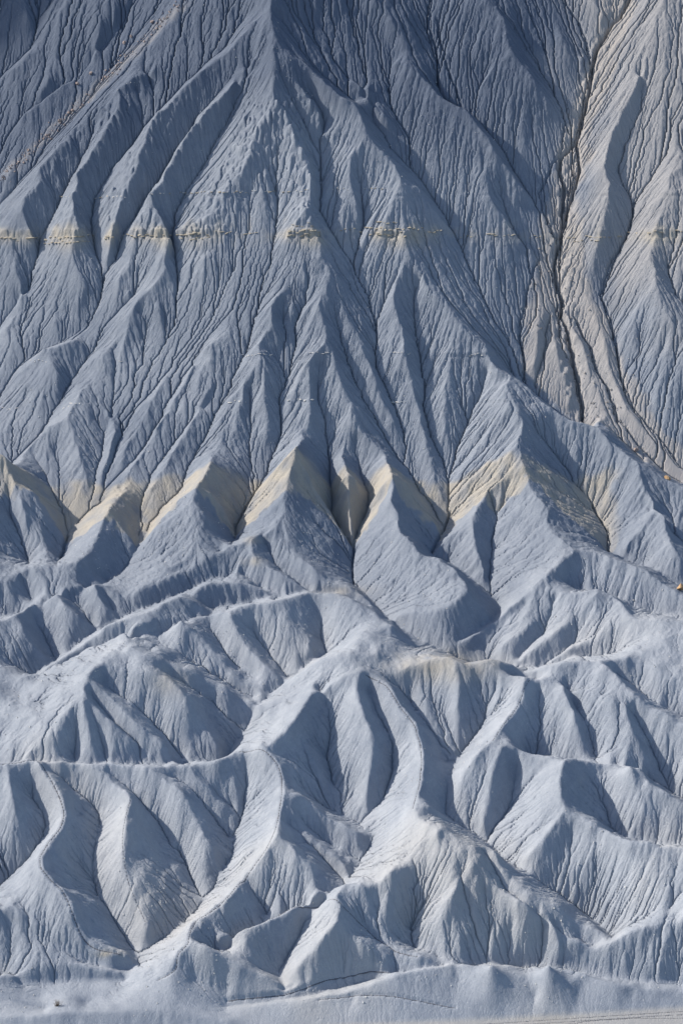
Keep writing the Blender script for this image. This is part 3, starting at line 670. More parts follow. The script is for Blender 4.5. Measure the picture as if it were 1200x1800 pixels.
def densify(p, step):
    out = []
    for a, b in zip(p[:-1], p[1:]):
        n = max(1, int(np.hypot(b[0] - a[0], b[1] - a[1]) / step))
        out += [a + (b - a) * k / n for k in range(n)]
    out.append(p[-1])
    return np.array(out)
WASH_MAIN = parse("""1110,-20,-4 1093,20,-5 1067,50,-6 1047,83,-7 1038,110,-8 1030,160,-9 1020,207,-9 1007,250,-9 1013,300,-9 1000,350,-9 990,400,-9
1007,250,-9 985,290,-8 985,350,-8 990,395,-9
990,395,-9 980,467,-9 987,517,-9 983,560,-9 997,597,-9 1005,630,-9 1014,670,-9 1020,705,-8 1022,738,-6""")
WASH_SIDE = parse("""985,-20,0 1000,15,-2 1017,37,-4 1027,67,-6 1037,100,-8
992,217,-4 987,260,-5 968,290,-5 943,337,-4 960,383,-6 975,420,-7 985,455,-8
943,460,-3 927,520,-4 913,587,-5 922,620,-5 924,645,-5 917,668,-4
1010,560,-5 1025,590,-5 1040,607,-6 1050,653,-5 1073,683,-5 1087,733,-4 1117,773,-3 1165,825,-3
965,560,-5 950,640,-4 940,680,-4
1113,360,-2 1103,410,-4 1077,457,-5 1057,520,-5 1077,560,-5 1087,600,-5 1090,660,-4 1107,710,-4 1150,760,-3 1187,807,-3
758,-20,0 747,43,-2 760,83,-2 768,117,-2 763,133,-2 780,173,-2 800,184,-2
767,33,0 777,100,0 797,160,-1 810,187,-2
433,890,-1 414,930,-2 412,952,-2
583,907,-1 600,935,-1 613,950,-1 621,965,-2 618,987,-2 621,1023,-2
627,935,-1 621,963,-2
791,900,-1 780,935,-2 758,972,-2
119,943,0 113,967,0 106,984,2
1040,885,4 1067,935,0 1067,968,-2""")
carve(WASH_MAIN, 2.0, 2.6, .9, 1)
carve(WASH_SIDE, 1.2, 1.0, .6, 2)
crumble = smooth01((26 - np.abs(us[None, :] - np.interp(vs0, [-20, 100, 250, 420, 600, 740], [1100, 1037, 1008, 985, 997, 1022])[:, None])) / 14) * smooth01((745 - vs0) / 20)[:, None]
Z = Z + crumble * (value_noise((NV, NU), 5, 4, 51) * .18 + value_noise((NV, NU), 10, 8, 52) * .2)
# paths: worn into the crest
def densify(p, step):
    out = []
    for a, b in zip(p[:-1], p[1:]):
        n = max(1, int(np.hypot(b[0] - a[0], b[1] - a[1]) / step))
        out += [a + (b - a) * k / n for k in range(n)]
    out.append(p[-1])
    return np.array(out)
def smooth_line(p, n):
    for _ in range(n):
        p = np.vstack([p[:1], (p[:-2] + 2 * p[1:-1] + p[2:]) / 4, p[-1:]])
    return p
path_geo = {}
Zs = blur(Z, 4)
for name, (s, hw) in PATHS.items():
    p = smooth_line(densify(parse(s)[0], 2.0), 12)
    path_geo[name] = (p, hw)
    dmin = np.full((NV, NU), 99, np.float32)
    r = 9
    for q in p[::2]:
        i, j = int(round((q[1] - V0) / STEP)), int(round((q[0] - U0) / STEP))
        a0, a1, b0, b1 = max(i - r, 0), min(i + r + 1, NV), max(j - r, 0), min(j + r + 1, NU)
        if a0 >= a1 or b0 >= b1: continue
        dd = np.hypot((np.arange(a0, a1)[:, None] - i) * 1.6 * .8, np.arange(b0, b1)[None, :] - j) * .15
        dmin[a0:a1, b0:b1] = np.minimum(dmin[a0:a1, b0:b1], dd)
    k = np.clip(1 - dmin / (hw * 2.6), 0, 1)
    k = k * k * (3 - 2 * k)
    g = np.exp(-(dmin / (hw * .95)) ** 2)
    Z = Z * (1 - k) + Zs * k - g * hw * .8
Z += rng.standard_normal((NV, NU)) * .008 * (1 - .6 * floor_m)

# ------------------------------------------------------------------ colour of the ground: tan beds, deposits, and tone by position
Vv = np.repeat(vs0[:, None], NU, 1) - L
Uu = np.repeat(us[None, :], NV, 0)
def sstep(a, b, x):
    t = np.clip((x - a) / (b - a), 0, 1)
    return t * t * (3 - 2 * t)
n1 = value_noise((NV, NU), 40, 40, 21); n2 = value_noise((NV, NU), 9, 9, 22); n3 = value_noise((NV, NU), 120, 160, 23); n4 = value_noise((NV, NU), 4, 4, 24)
row0 = np.repeat(vs0[:, None], NU, 1)
thr = np.interp(Uu, [-150, 0, 100, 150, 190, 240, 300, 345, 410, 520, 620, 690, 775, 830, 920, 980, 1060, 1350],
                [946, 946, 950, 966, 967, 964, 958, 956, 950, 952, 958, 948, 944, 936, 930, 945, 957, 957])
tan_bed = sstep(2.5, -2.5, row0 + .5 * L + n2 * 3.5 + n1 * 4 + n4 * 2 - thr) * sstep(844, 858, row0 + n1 * 5 + n2 * 3) * sstep(1095, 1058, Uu + n2 * 6) * np.clip(.85 + .2 * n2, 0, 1)
ledge_tan = np.exp(-((Vv - 416 + n2 * 4) / (15 + 5 * n1)) ** 2) * fm * np.clip(conv * .75 + .12 + n2 * .2, 0, 1)
wl_ = np.interp(Vv, [-50, 250, 380, 480, 560, 650, 740, 830, 900], [1090, 985, 955, 945, 922, 918, 1015, 1140, 1230]); wr_ = np.interp(Vv, [-50, 250, 380, 480, 560, 650, 740, 830, 900], [1130, 1030, 1012, 1030, 1066, 1100, 1150, 1230, 1290])
wash = sstep(-10, 6, np.minimum(Uu - wl_, wr_ - Uu) + n2 * 5 + n1 * 4) * sstep(900, 870, Vv) * sstep(16, 8, L)
warm = sstep(930, 1080, Uu + n1 * 30) * sstep(640, 430, Vv + n1 * 30) * .8
tan_top = np.exp(-(((Uu - 780) / 95) ** 2 + ((Vv - 1170) / 26) ** 2)) * .75 + np.exp(-(((Uu - 300) / 30) ** 2 + ((Vv - 1200) / 22) ** 2)) * .55 \
    + np.exp(-(((Uu - 600) / 45) ** 2 + ((Vv - 1037) / 10) ** 2)) * .5 + np.exp(-(((Uu - 195) / 22) ** 2 + ((Vv - 1677) / 7) ** 2)) * 1.0 \
    + np.exp(-(((Uu - 445) / 14) ** 2 + ((Vv - 950) / 6) ** 2)) * .7 + np.exp(-(((Uu - 445) / 20) ** 2 + ((Vv - 985) / 8) ** 2)) * .4
tan = np.clip(tan_bed + ledge_tan * 1.05 + np.clip(tan_top * (1 + n2 * .3), 0, 1) + warm * .12 + floor_m * .55 + np.clip(n3 * .18 + n1 * .07 - .04, 0, .35) * sstep(1050, 1150, Vv), 0, 1)
rubble_line = np.clip(1 - np.abs((Uu - (330 - (Vv - 0) * 1.04)) + n2 * 4) / 16, 0, 1) * sstep(330, 280, Vv) * sstep(-5, 20, Vv)
debris = np.clip(wash * .8 + rubble_line * .45 + warm * .6, 0, 1)
dark = sstep(430, 80, Vv + n3 * 40 + (Uu - 300) * .12) * .95 * (1 - warm) + sstep(1180, 960, Vv) * .3  # darker tone: strongest high on the face, fading out over the middle hills
zb = blur(Z, 10)
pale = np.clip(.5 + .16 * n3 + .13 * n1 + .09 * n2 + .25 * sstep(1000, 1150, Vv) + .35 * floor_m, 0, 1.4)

# ------------------------------------------------------------------ materials
def N(nt, t, **kw):
    n = nt.nodes.new(t)
    for k, v in kw.items():
        setattr(n, k, v)
    return n
def mix(nt, fac, a, b, blend='MIX'):
    m = N(nt, 'ShaderNodeMix', data_type='RGBA', blend_type=blend)
    for sock, val in ((m.inputs[0], fac), (m.inputs[6], a), (m.inputs[7], b)):
        if hasattr(val, 'links') or isinstance(val, bpy.types.NodeSocket): nt.links.new(val, sock)
        else: sock.default_value = val
    return m.outputs[2]
def math_node(nt, op, a, b=None, c=None):
    m = N(nt, 'ShaderNodeMath', operation=op)
    for i, val in enumerate((a, b, c)):
        if val is None: continue
        if isinstance(val, bpy.types.NodeSocket): nt.links.new(val, m.inputs[i])
        else: m.inputs[i].default_value = val
    return m.outputs[0]
def noise(nt, co, scale, detail=4, rough=.6):
    n = N(nt, 'ShaderNodeTexNoise')
    n.inputs['Scale'].default_value = scale; n.inputs['Detail'].default_value = detail; n.inputs['Roughness'].default_value = rough
    nt.links.new(co, n.inputs['Vector'])
    return n.outputs[0]

SHALE_LO, SHALE_HI = (.205, .234, .280, 1), (.385, .41, .445, 1)
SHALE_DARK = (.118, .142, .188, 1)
TAN = (.37, .34, .29, 1)
DEBRIS = (.37, .345, .325, 1)
def ground_material():
    m = bpy.data.materials.new('shale_ground'); m.use_nodes = True
    nt = m.node_tree; nt.nodes.clear()
    out = N(nt, 'ShaderNodeOutputMaterial'); bs = N(nt, 'ShaderNodeBsdfPrincipled')
    bs.inputs['Roughness'].default_value = .93; bs.inputs['Specular IOR Level'].default_value = .12
    geo = N(nt, 'ShaderNodeNewGeometry'); pos = geo.outputs['Position']
    at = N(nt, 'ShaderNodeAttribute', attribute_name='beds')
    sep = N(nt, 'ShaderNodeSeparateColor'); nt.links.new(at.outputs['Color'], sep.inputs[0])
    at2 = N(nt, 'ShaderNodeAttribute', attribute_name='tone')
    f1 = noise(nt, pos, .9, 6, .65); f2 = noise(nt, pos, 4.5, 4, .7); f3 = noise(nt, pos, .12, 3, .5)
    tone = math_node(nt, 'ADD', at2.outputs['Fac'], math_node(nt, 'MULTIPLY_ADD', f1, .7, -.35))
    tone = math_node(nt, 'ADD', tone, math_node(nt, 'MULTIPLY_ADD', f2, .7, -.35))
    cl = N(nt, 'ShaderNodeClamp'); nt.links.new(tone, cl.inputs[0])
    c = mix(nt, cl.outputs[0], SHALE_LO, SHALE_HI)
    # thin beds: faint lines that follow the level
    sx = N(nt, 'ShaderNodeSeparateXYZ'); nt.links.new(pos, sx.inputs[0])
    zz = math_node(nt, 'ADD', sx.outputs[2], math_node(nt, 'MULTIPLY', f3, 3.0))
    cz = N(nt, 'ShaderNodeCombineXYZ'); nt.links.new(math_node(nt, 'MULTIPLY', zz, .55), cz.inputs[2])
    bedn = noise(nt, cz.outputs[0], 1.0, 5, .7)
    c = mix(nt, math_node(nt, 'MULTIPLY_ADD', bedn, .5, -.05), c, SHALE_DARK)
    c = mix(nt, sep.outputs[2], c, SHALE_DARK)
    c = mix(nt, math_node(nt, 'MULTIPLY', sep.outputs[1], math_node(nt, 'MULTIPLY_ADD', f2, .6, .6)), c, DEBRIS)
    c = mix(nt, math_node(nt, 'MULTIPLY', sep.outputs[0], math_node(nt, 'MULTIPLY_ADD', f1, .5, .65)), c, TAN)
    sp = N(nt, 'ShaderNodeMapRange'); nt.links.new(noise(nt, pos, 2.2, 2, .5), sp.inputs[0])
    sp.inputs[1].default_value = .68; sp.inputs[2].default_value = .76
    c = mix(nt, math_node(nt, 'MULTIPLY', sp.outputs[0], .35), c, (.6, .6, .6, 1))
    nt.links.new(c, bs.inputs['Base Color'])
    bp = N(nt, 'ShaderNodeBump'); bp.inputs['Strength'].default_value = .6; bp.inputs['Distance'].default_value = .13
    vo_ = N(nt, 'ShaderNodeTexVoronoi', feature='DISTANCE_TO_EDGE'); vo_.inputs['Scale'].default_value = 1.7
    wob = N(nt, 'ShaderNodeVectorMath', operation='ADD'); nz_ = N(nt, 'ShaderNodeTexNoise'); nz_.inputs['Scale'].default_value = 1.1
    nt.links.new(pos, nz_.inputs['Vector']); nt.links.new(pos, wob.inputs[0]); nt.links.new(nz_.outputs['Color'], wob.inputs[1])
    nt.links.new(wob.outputs[0], vo_.inputs['Vector'])
    crk = N(nt, 'ShaderNodeMapRange'); nt.links.new(vo_.outputs['Distance'], crk.inputs[0]); crk.inputs[2].default_value = .10
    h = math_node(nt, 'ADD', noise(nt, pos, 3.6, 5, .75), math_node(nt, 'MULTIPLY', noise(nt, pos, 1.3, 3, .6), .7))
    h = math_node(nt, 'ADD', h, math_node(nt, 'MULTIPLY', crk.outputs[0], .45))
    nt.links.new(h, bp.inputs['Height']); nt.links.new(bp.outputs[0], bs.inputs['Normal'])
    nt.links.new(bs.outputs[0], out.inputs[0])
    return m
GROUND = ground_material()

def rock_material(name, a, b, scale=2.0):
    m = bpy.data.materials.new(name); m.use_nodes = True
    nt = m.node_tree; bs = nt.nodes['Principled BSDF']
    bs.inputs['Roughness'].default_value = .9; bs.inputs['Specular IOR Level'].default_value = .15
    geo = N(nt, 'ShaderNodeNewGeometry')
    f = noise(nt, geo.outputs['Position'], scale, 6, .65)
    mr = N(nt, 'ShaderNodeMapRange'); nt.links.new(f, mr.inputs[0]); mr.inputs[1].default_value = .3; mr.inputs[2].default_value = .7
    c = mix(nt, mr.outputs[0], a, b)
    oi = N(nt, 'ShaderNodeObjectInfo')
    c = mix(nt, math_node(nt, 'MULTIPLY', oi.outputs['Random'], .35), c, a)
    nt.links.new(c, bs.inputs['Base Color'])
    bp = N(nt, 'ShaderNodeBump'); bp.inputs['Strength'].default_value = .6; bp.inputs['Distance'].default_value = .1
    nt.links.new(noise(nt, geo.outputs['Position'], scale * 3, 4, .7), bp.inputs['Height']); nt.links.new(bp.outputs[0], bs.inputs['Normal'])
    return m
M_LEDGE = rock_material('ledge_sandstone', (.30, .27, .22, 1), (.52, .45, .34, 1))
M_ORANGE = rock_material('orange_sandstone', (.34, .21, .11, 1), (.52, .36, .21, 1))
M_PINK = rock_material('pink_sandstone', (.27, .21, .19, 1), (.44, .36, .32, 1))
M_PALE = rock_material('pale_stone', (.45, .44, .42, 1), (.72, .70, .66, 1))
M_PATH = rock_material('trodden_shale', (.10, .105, .12, 1), (.19, .19, .20, 1), .8)
M_TWIG = rock_material('dry_twig', (.12, .085, .06, 1), (.22, .17, .12, 1), 6)

# ------------------------------------------------------------------ terrain mesh, divided into the places one would name
co = np.stack([X, Y, Z], -1).astype(np.float32)
# vertex normals of the whole sheet, so that neighbouring pieces shade as one surface
du = np.gradient(co, axis=1); dv = np.gradient(co, axis=0)
nrm = np.cross(du, dv)
nrm *= np.where(nrm[..., 2:3] < 0, -1, 1)
nrm /= np.linalg.norm(nrm, axis=-1, keepdims=True)
cols = np.stack([tan, debris, np.clip(dark, 0, 1), np.ones_like(tan)], -1).astype(np.float32)  # channels: tan, debris, darker tone
vid = np.arange(NV * NU).reshape(NV, NU)
quads = np.stack([vid[:-1, :-1], vid[1:, :-1], vid[1:, 1:], vid[:-1, 1:]], -1).reshape(-1, 4)

def sheet(name, verts, faces, normals, colors, tone, mat):
    me = bpy.data.meshes.new(name)
    nv, nf = len(verts), len(faces)
    me.vertices.add(nv); me.vertices.foreach_set('co', verts.ravel())
    me.loops.add(nf * 4); me.loops.foreach_set('vertex_index', faces.astype(np.int32).ravel())
    me.polygons.add(nf); me.polygons.foreach_set('loop_start', np.arange(0, nf * 4, 4, dtype=np.int32))
    me.polygons.foreach_set('use_smooth', np.ones(nf, bool))
    me.update(calc_edges=True)
    a = me.attributes.new('beds', 'FLOAT_COLOR', 'POINT'); a.data.foreach_set('color', colors.ravel())
    a = me.attributes.new('tone', 'FLOAT', 'POINT'); a.data.foreach_set('value', tone.astype(np.float32).ravel())
    if normals is not None:
        me.normals_split_custom_set_from_vertices(normals)
    me.materials.append(mat)
    o = bpy.data.objects.new(name, me); COL.objects.link(o)
    return o


HILLS = [   # one entry per hill one can tell apart: points on its crest (u, v, L), and how it looks
 ([(5, 793, 80), (14, 850, 62), (50, 905, 40)], 'tan topped pyramid hill cut off by the left edge'),
 ([(192, 897, 40), (60, 995, 39.9), (178, 930, 36)], 'small tan pyramid hill with a low crest running left'),
 ([(347, 856, 65), (372, 812, 40), (362, 905, 50)], 'tan topped hill left of the tallest pointed pyramid'),
 ([(520, 788, 85), (478, 932, 45), (400, 965, 38.4), (527, 983, 33.9), (443, 970, 39.7), (325, 1003, 29.8)], 'tallest sharp pointed tan pyramid with long crest falling left'),
 ([(612, 832, 43)], 'narrow rounded tan knob between two pointed pyramids'),
 ([(687, 833, 67.5), (697, 900, 52), (821, 1038, 51.2), (738, 979, 40.8)], 'tan tipped pyramid with a crest curving round a dark hollow'),
 ([(918, 818, 62), (916, 740, 62), (933, 1033, 44.7), (1083, 987, 42.5), (838, 885, 38), (993, 957, 46.7), (970, 997, 51.4)], 'broad tan banded pyramid on the right with a long tail'),
 ([(1128, 860, 40), (1166, 908, 40)], 'grey spur hill at the right edge beside the orange boulder'),
 ([(1047, 1033, 48.5), (1102, 1084, 55.5), (985, 1044, 46.3), (1007, 1043, 49.4)], 'wide pale hill with ribs falling to the lower left'),
 ([(100, 1043, 38.9), (33, 1077, 51.7), (168, 1025, 40.7)], 'ribbed grey hill at the left below the tan pyramids'),
 ([(213, 1090, 57.2), (133, 1140, 34.4), (300, 1052, 57.7)], 'long narrow crest strip rising to the right'),
 ([(377, 1025, 37.4), (440, 1024, 33)], 'small brown topped mound behind the ribbed hills'),
 ([(490, 1052, 56.7), (600, 1045, 54.7), (650, 1068, 49.9), (367, 1077, 40.5), (297, 1090, 47.5)], 'long hill with rounded dark sided ribs in the middle'),
 ([(158, 1195, 93.1), (300, 1193, 84.3), (215, 1110, 61.3), (60, 1187, 44.5), (300, 1140, 49.2)], 'large pale hill with a sharp pale peak on the left'),
 ([(637, 1178, 81.2), (728, 1270, 63.9), (543, 1228, 71.7), (655, 1295, 60.6), (612, 1150, 81.1)], 'big central hill whose crest carries a winding path to the right'),
 ([(200, 1342, 63.9), (118, 1425, 62.5), (225, 1430, 62.9), (45, 1335, 78.4), (95, 1545, 66.6), (345, 1345, 59.3)], 'long level hill at left with a path snaking down its spur'),
 ([(497, 1357, 66.3), (450, 1312, 69.9), (487, 1457, 67.8), (435, 1535, 46.4)], 'round shouldered hill with a curved path along its crest'),
 ([(832, 1482, 94.3), (755, 1455, 89.1), (890, 1540, 66.4), (845, 1543, 70.3)], 'pale hill with a deep dark hollow on its right side'),
 ([(607, 1548, 69), (520, 1588, 46.7), (592, 1620, 61.1), (640, 1625, 39.2)], 'pointed foreground hill with paths down both crests'),
 ([(335, 1650, 51.7), (312, 1675, 45.3), (377, 1673, 44.5)], 'small foreground cone with a curved path near its top'),
 ([(22, 1604, 41.4), (67, 1633, 32.3)], 'smooth foreground hill in the lower left corner'),
 ([(790, 1155, 85), (930, 1190, 74.6), (1100, 1232, 74.9), (850, 1180, 72.9), (1015, 1213, 68.6)], 'wide hill with a yellowish rounded summit'),
 ([(1050, 1157, 77.4), (1150, 1172, 70.5)], 'pale crest with a dark flank behind the yellowish summit'),
 ([(920, 1322, 67.7), (1095, 1343, 49.4), (862, 1360, 60.4), (868, 1290, 69.7)], 'pale rolling hill with a level top on the right'),
 ([(1030, 1447, 73.3), (1150, 1485, 84.4), (980, 1400, 83.2), (960, 1460, 64.4)], 'broad smooth pale hill at the lower right'),
 ([(1167, 1622, 50.6), (1040, 1664, 23.7), (1150, 1652, 36)], 'low pale hill at the right edge with a small dark pit'),
 ([(860, 1695, 26.4), (960, 1694, 38.6), (1080, 1730, 16), (700, 1710, 25.4)], 'low dark fronted hill above the flat ground'),
 ([(120, 1693, 16.4), (37, 1712, 9.6)], 'low mound with a looped rim in the lower left'),
]
import heapq
q = 3
Lq = (L + (Z - Zc) * 0)[::q, ::q]
hq, wq = Lq.shape
lab = np.full((hq, wq), -1, np.int32)
vq, uq = vs0[::q], us[::q]
BUTTE, DESERT = len(HILLS), len(HILLS) + 1
lab[vq < 800, :] = BUTTE
lab[vq > 1800, :] = DESERT
heap = []
for h, (pts, _t) in enumerate(HILLS):
    for (u, v, l) in pts:
        l = float(parse('%f,%f,%f' % (u, v, l))[0][0, 2])
        i, j = int((v + l - V0) / STEP / q), int((u - U0) / STEP / q)
        lab[max(i - 1, 0):i + 2, max(j - 1, 0):j + 2] = h
for i in range(hq):
    for j in range(wq):
        if lab[i, j] >= 0 and (796 < vq[i] < 1806):
            heapq.heappush(heap, (-Lq[i, j], i, j))
Ll = Lq.tolist()
while heap:
    c, i, j = heapq.heappop(heap)
    for a, b in ((i + 1, j), (i - 1, j), (i, j + 1), (i, j - 1)):
        if 0 <= a < hq and 0 <= b < wq and lab[a, b] < 0:
            lab[a, b] = lab[i, j]
            heapq.heappush(heap, (max(c, -Ll[a][b]), a, b))
part = lab[np.minimum(np.arange(NV - 1)[:, None] // q, hq - 1), np.minimum(np.arange(NU - 1)[None, :] // q, wq - 1)].ravel()
def add_part(code, name, label, cat):
    qd = quads[part == code]
    used, inv = np.unique(qd, return_inverse=True)
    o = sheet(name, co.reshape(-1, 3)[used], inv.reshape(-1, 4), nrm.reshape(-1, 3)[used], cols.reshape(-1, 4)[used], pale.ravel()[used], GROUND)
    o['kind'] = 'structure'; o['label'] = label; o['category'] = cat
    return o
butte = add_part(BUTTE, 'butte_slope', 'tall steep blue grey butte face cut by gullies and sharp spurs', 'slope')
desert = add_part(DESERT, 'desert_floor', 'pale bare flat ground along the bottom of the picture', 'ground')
hill_objs = []
for h, (pts, text) in enumerate(HILLS):
    if (part == h).any():
        o = add_part(h, 'hill', text, 'hill'); o['group'] = 'badland hills below the butte'; hill_objs.append(o)
print('terrain', round(time.time() - T0, 1), 'cells', NV * NU)

# ------------------------------------------------------------------ land beyond the picture, so that the place goes on
uo = np.concatenate([np.arange(-2400, U0, 30.0), np.linspace(U0, U1, 51), np.arange(U1 + 30, 3600, 30.0)])
vo = np.concatenate([np.arange(-690, V0, 30.0), np.linspace(V0, V1 - 5, 68)])
li = np.clip((vo - V0) / 2, 0, L2.shape[0] - 1); lj = np.clip((uo - U0) / 2, 0, L2.shape[1] - 1)
Lo = bicubic(blur(L2, 12), li, lj)
nzo = value_noise(Lo.shape, 5, 3.2, 77) * 11 + value_noise(Lo.shape, 2.4, 1.9, 78) * 5
out_w = np.maximum(np.maximum(U0 - uo, uo - U1)[None, :], (V0 - vo)[:, None])
Lo = Lo + nzo * np.clip(out_w / 150, 0, 1) * np.clip((1850 - vo) / 200, 0, 1)[:, None]
Yo = base_Y(vo)[:, None] + recede(uo)[None, :] * smooth01((960 - vo) / 420)[:, None]
Xo, Zo = place(uo[None, :], vo[:, None] - Lo, Yo)
Xo = place(uo[None, :], vo[:, None] + 0 * Lo, Yo)[0]
inside = out_w < -1
Zo = Zo - np.where(inside, 3.0, .0)
far = np.stack([Xo, Yo, Zo], -1).astype(np.float32)
nvo, nuo = Lo.shape
vido = np.arange(nvo * nuo).reshape(nvo, nuo)
fo = np.stack([vido[:-1, :-1], vido[1:, :-1], vido[1:, 1:], vido[:-1, 1:]], -1)
keep = ~(inside[:-1, :-1] & inside[1:, 1:] & inside[:-1, 1:] & inside[1:, :-1])
o = sheet('surrounding_slopes', far.reshape(-1, 3), fo[keep], None, np.tile(np.array([0, 0, .3, 1], np.float32), (nvo * nuo, 1)), np.full(nvo * nuo, .5), GROUND)
o['kind'] = 'structure'; o['label'] = 'badland slopes going on to both sides of the view'
zf = float(np.median(Z[-1])) - .3
yb = float(np.max(Y[-1])) - .05
pl = np.array([[-7000, yb, zf], [7000, yb, zf], [7000, -7000, zf], [-7000, -7000, zf]], np.float32)
o = sheet('plain', pl, np.array([[0, 3, 2, 1]]), None, np.tile(np.array([.4, 0, 0, 1], np.float32), (4, 1)), np.full(4, .6), GROUND)
o['kind'] = 'structure'; o['label'] = 'flat pale plain in front of the hills'
ztop = float(np.mean(Zo[0]))
pl = np.array([[-7000, float(Yo[0].min()) - 5, ztop - 12], [7000, float(Yo[0].min()) - 5, ztop - 12], [7000, 5000, ztop + 20], [-7000, 5000, ztop + 20]], np.float32)
o = sheet('plateau', pl, np.array([[0, 1, 2, 3]]), None, np.tile(np.array([0, 0, .6, 1], np.float32), (4, 1)), np.full(4, .5), GROUND)
o['kind'] = 'structure'; o['label'] = 'level top of the butte behind the face'

# ------------------------------------------------------------------ finding a spot on the surface
def pix_row():
    c, s_ = CP, SP
    dz = Z - CAM_H
    b = (dz * c + Y * s_) / (Y * c - dz * s_)
    return 900 - b * FPX
VP = pix_row()
def spot(u, v):
    j = int(np.clip(round((u - U0) / STEP), 1, NU - 2))
    col = VP[:, j]
    k = np.nonzero(col > v)[0]                       # the nearest surface that is seen at this height
    hidden = np.minimum.accumulate(col[::-1])[::-1]
    i = int(np.argmin(np.abs(hidden - v)))
    c = np.nonzero(np.abs(hidden - hidden[i]) < .01)[0]
    i = int(c[-1]) if len(c) else i
    i = int(np.clip(i, 1, NV - 2))
    return i, j
def at_row(u, v0):
    fi, fj = np.clip((v0 - V0) / STEP, 1, NV - 3), np.clip((u - U0) / STEP, 1, NU - 3)
    i, j = int(fi), int(fj); a, b = fi - i, fj - j
    def g(A): return (A[i, j] * (1 - a) * (1 - b) + A[i + 1, j] * a * (1 - b) + A[i, j + 1] * (1 - a) * b + A[i + 1, j + 1] * a * b)
    return np.array([g(X), g(Y), g(Z)])

import bmesh
def stone_mesh(name, mat, seed, n=13, flat=.6):
    r = random.Random(seed)
    bm = bmesh.new()
    for _ in range(n):
        p = Vector((r.gauss(0, 1), r.gauss(0, 1), r.gauss(0, 1))).normalized()
        m = max(abs(p.x), abs(p.y), abs(p.z)) ** .75
        p = p / m * r.uniform(.42, .52)
        bm.verts.new((p.x, p.y, p.z * flat * 1.6))
    res = bmesh.ops.convex_hull(bm, input=bm.verts)
    bmesh.ops.delete(bm, geom=list({e for e in res['geom_interior'] + res['geom_unused'] if isinstance(e, bmesh.types.BMVert)}), context='VERTS')
    me = bpy.data.meshes.new(name); bm.to_mesh(me); bm.free()
    me.materials.append(mat)
    return me
def link(name, me, parent=None, loc=(0, 0, 0), rot=(0, 0, 0), scale=(1, 1, 1)):
    o = bpy.data.objects.new(name, me); COL.objects.link(o)
    o.location, o.rotation_euler, o.scale = loc, rot, scale
    if parent: o.parent = parent
    return o

# ---- hard beds: the stones that stick out of the butte face, pieces of the slope
SEG = [(0, 62, 418, 420, 1.5), (78, 165, 419, 413, 1.6), (188, 202, 418, 418, 1.8), (218, 303, 416, 412, 1.4), (312, 412, 412, 408, 1.6), (432, 455, 411, 410, 1.2),
       (505, 562, 406, 405, 1.2), (600, 632, 404, 403, 1.2), (645, 790, 401, 405, 1.4), (800, 905, 415, 413, 1.0), (930, 950, 416, 416, .9), (1000, 1095, 416, 416, 1.3), (1105, 1165, 409, 407, 1.3), (1185, 1215, 406, 406, 1.3),
       (508, 560, 413, 412, 1.5), (650, 715, 411, 412, 1.5), (80, 160, 427, 424, 1.2), (320, 370, 419, 418, 1.2), (1010, 1060, 423, 423, 1.0), (515, 552, 396, 395, 1.1), (665, 710, 390, 390, 1.2),
       (105, 130, 345, 344, .8), (170, 225, 347, 344, 1.0), (265, 300, 340, 339, 1.0), (318, 400, 340, 337, 1.0), (412, 455, 337, 336, 1.0), (460, 545, 338, 334, 1.0), (585, 612, 333, 332, .8), (640, 680, 333, 332, .8),
       (400, 436, 705, 704, 1.1), (510, 553, 704, 701, 1.3), (114, 146, 713, 708, 1.5), (0, 30, 719, 719, .8), (690, 706, 708, 709, 1.2),
       (56, 95, 632, 634, .9), (426, 480, 624, 623, .9), (545, 590, 621, 621, .9), (694, 726, 620, 620, 1.0), (825, 846, 623, 623, 1.0), (212, 222, 632, 632, 1.0), (119, 148, 469, 467, 1.6), (480, 545, 287, 281, .8)]
ledge_meshes = [stone_mesh('ledge_stone', M_LEDGE, 100 + i, 12, .55) for i in range(7)]
pale_meshes = [stone_mesh('ledge_stone', M_PALE, 120 + i, 12, .5) for i in range(4)]
rs = random.Random(3)
count = 0
for (u0, u1, va, vb, sz) in SEG:
    u = u0
    while u < u1 and count < 292:
        t = (u - u0) / max(u1 - u0, 1)
        if rs.random() < .86:
            i, j = spot(u, va + (vb - va) * t + rs.gauss(0, 1.6))
            m = .18
            wd, ht, dp = rs.uniform(.7, 2.1) * sz * .75, rs.uniform(.5, .95) * sz * .42, rs.uniform(.8, 1.2) * sz * .8
            me = rs.choice(pale_meshes) if (va > 600 or 460 < va < 480 or (va < 350 and rs.random() < .6)) else rs.choice(ledge_meshes)
            link('ledge_stone', me, butte, (X[i, j], Y[i, j] + dp * .12, Z[i, j] - ht * .05), (rs.uniform(-.12, .12), rs.uniform(-.12, .12), rs.uniform(-.4, .4)), (wd, dp, ht))
            count += 1
        u += rs.uniform(4.5, 9.5) * (1.0 if sz > 1 else .9)
print('ledge stones', count)

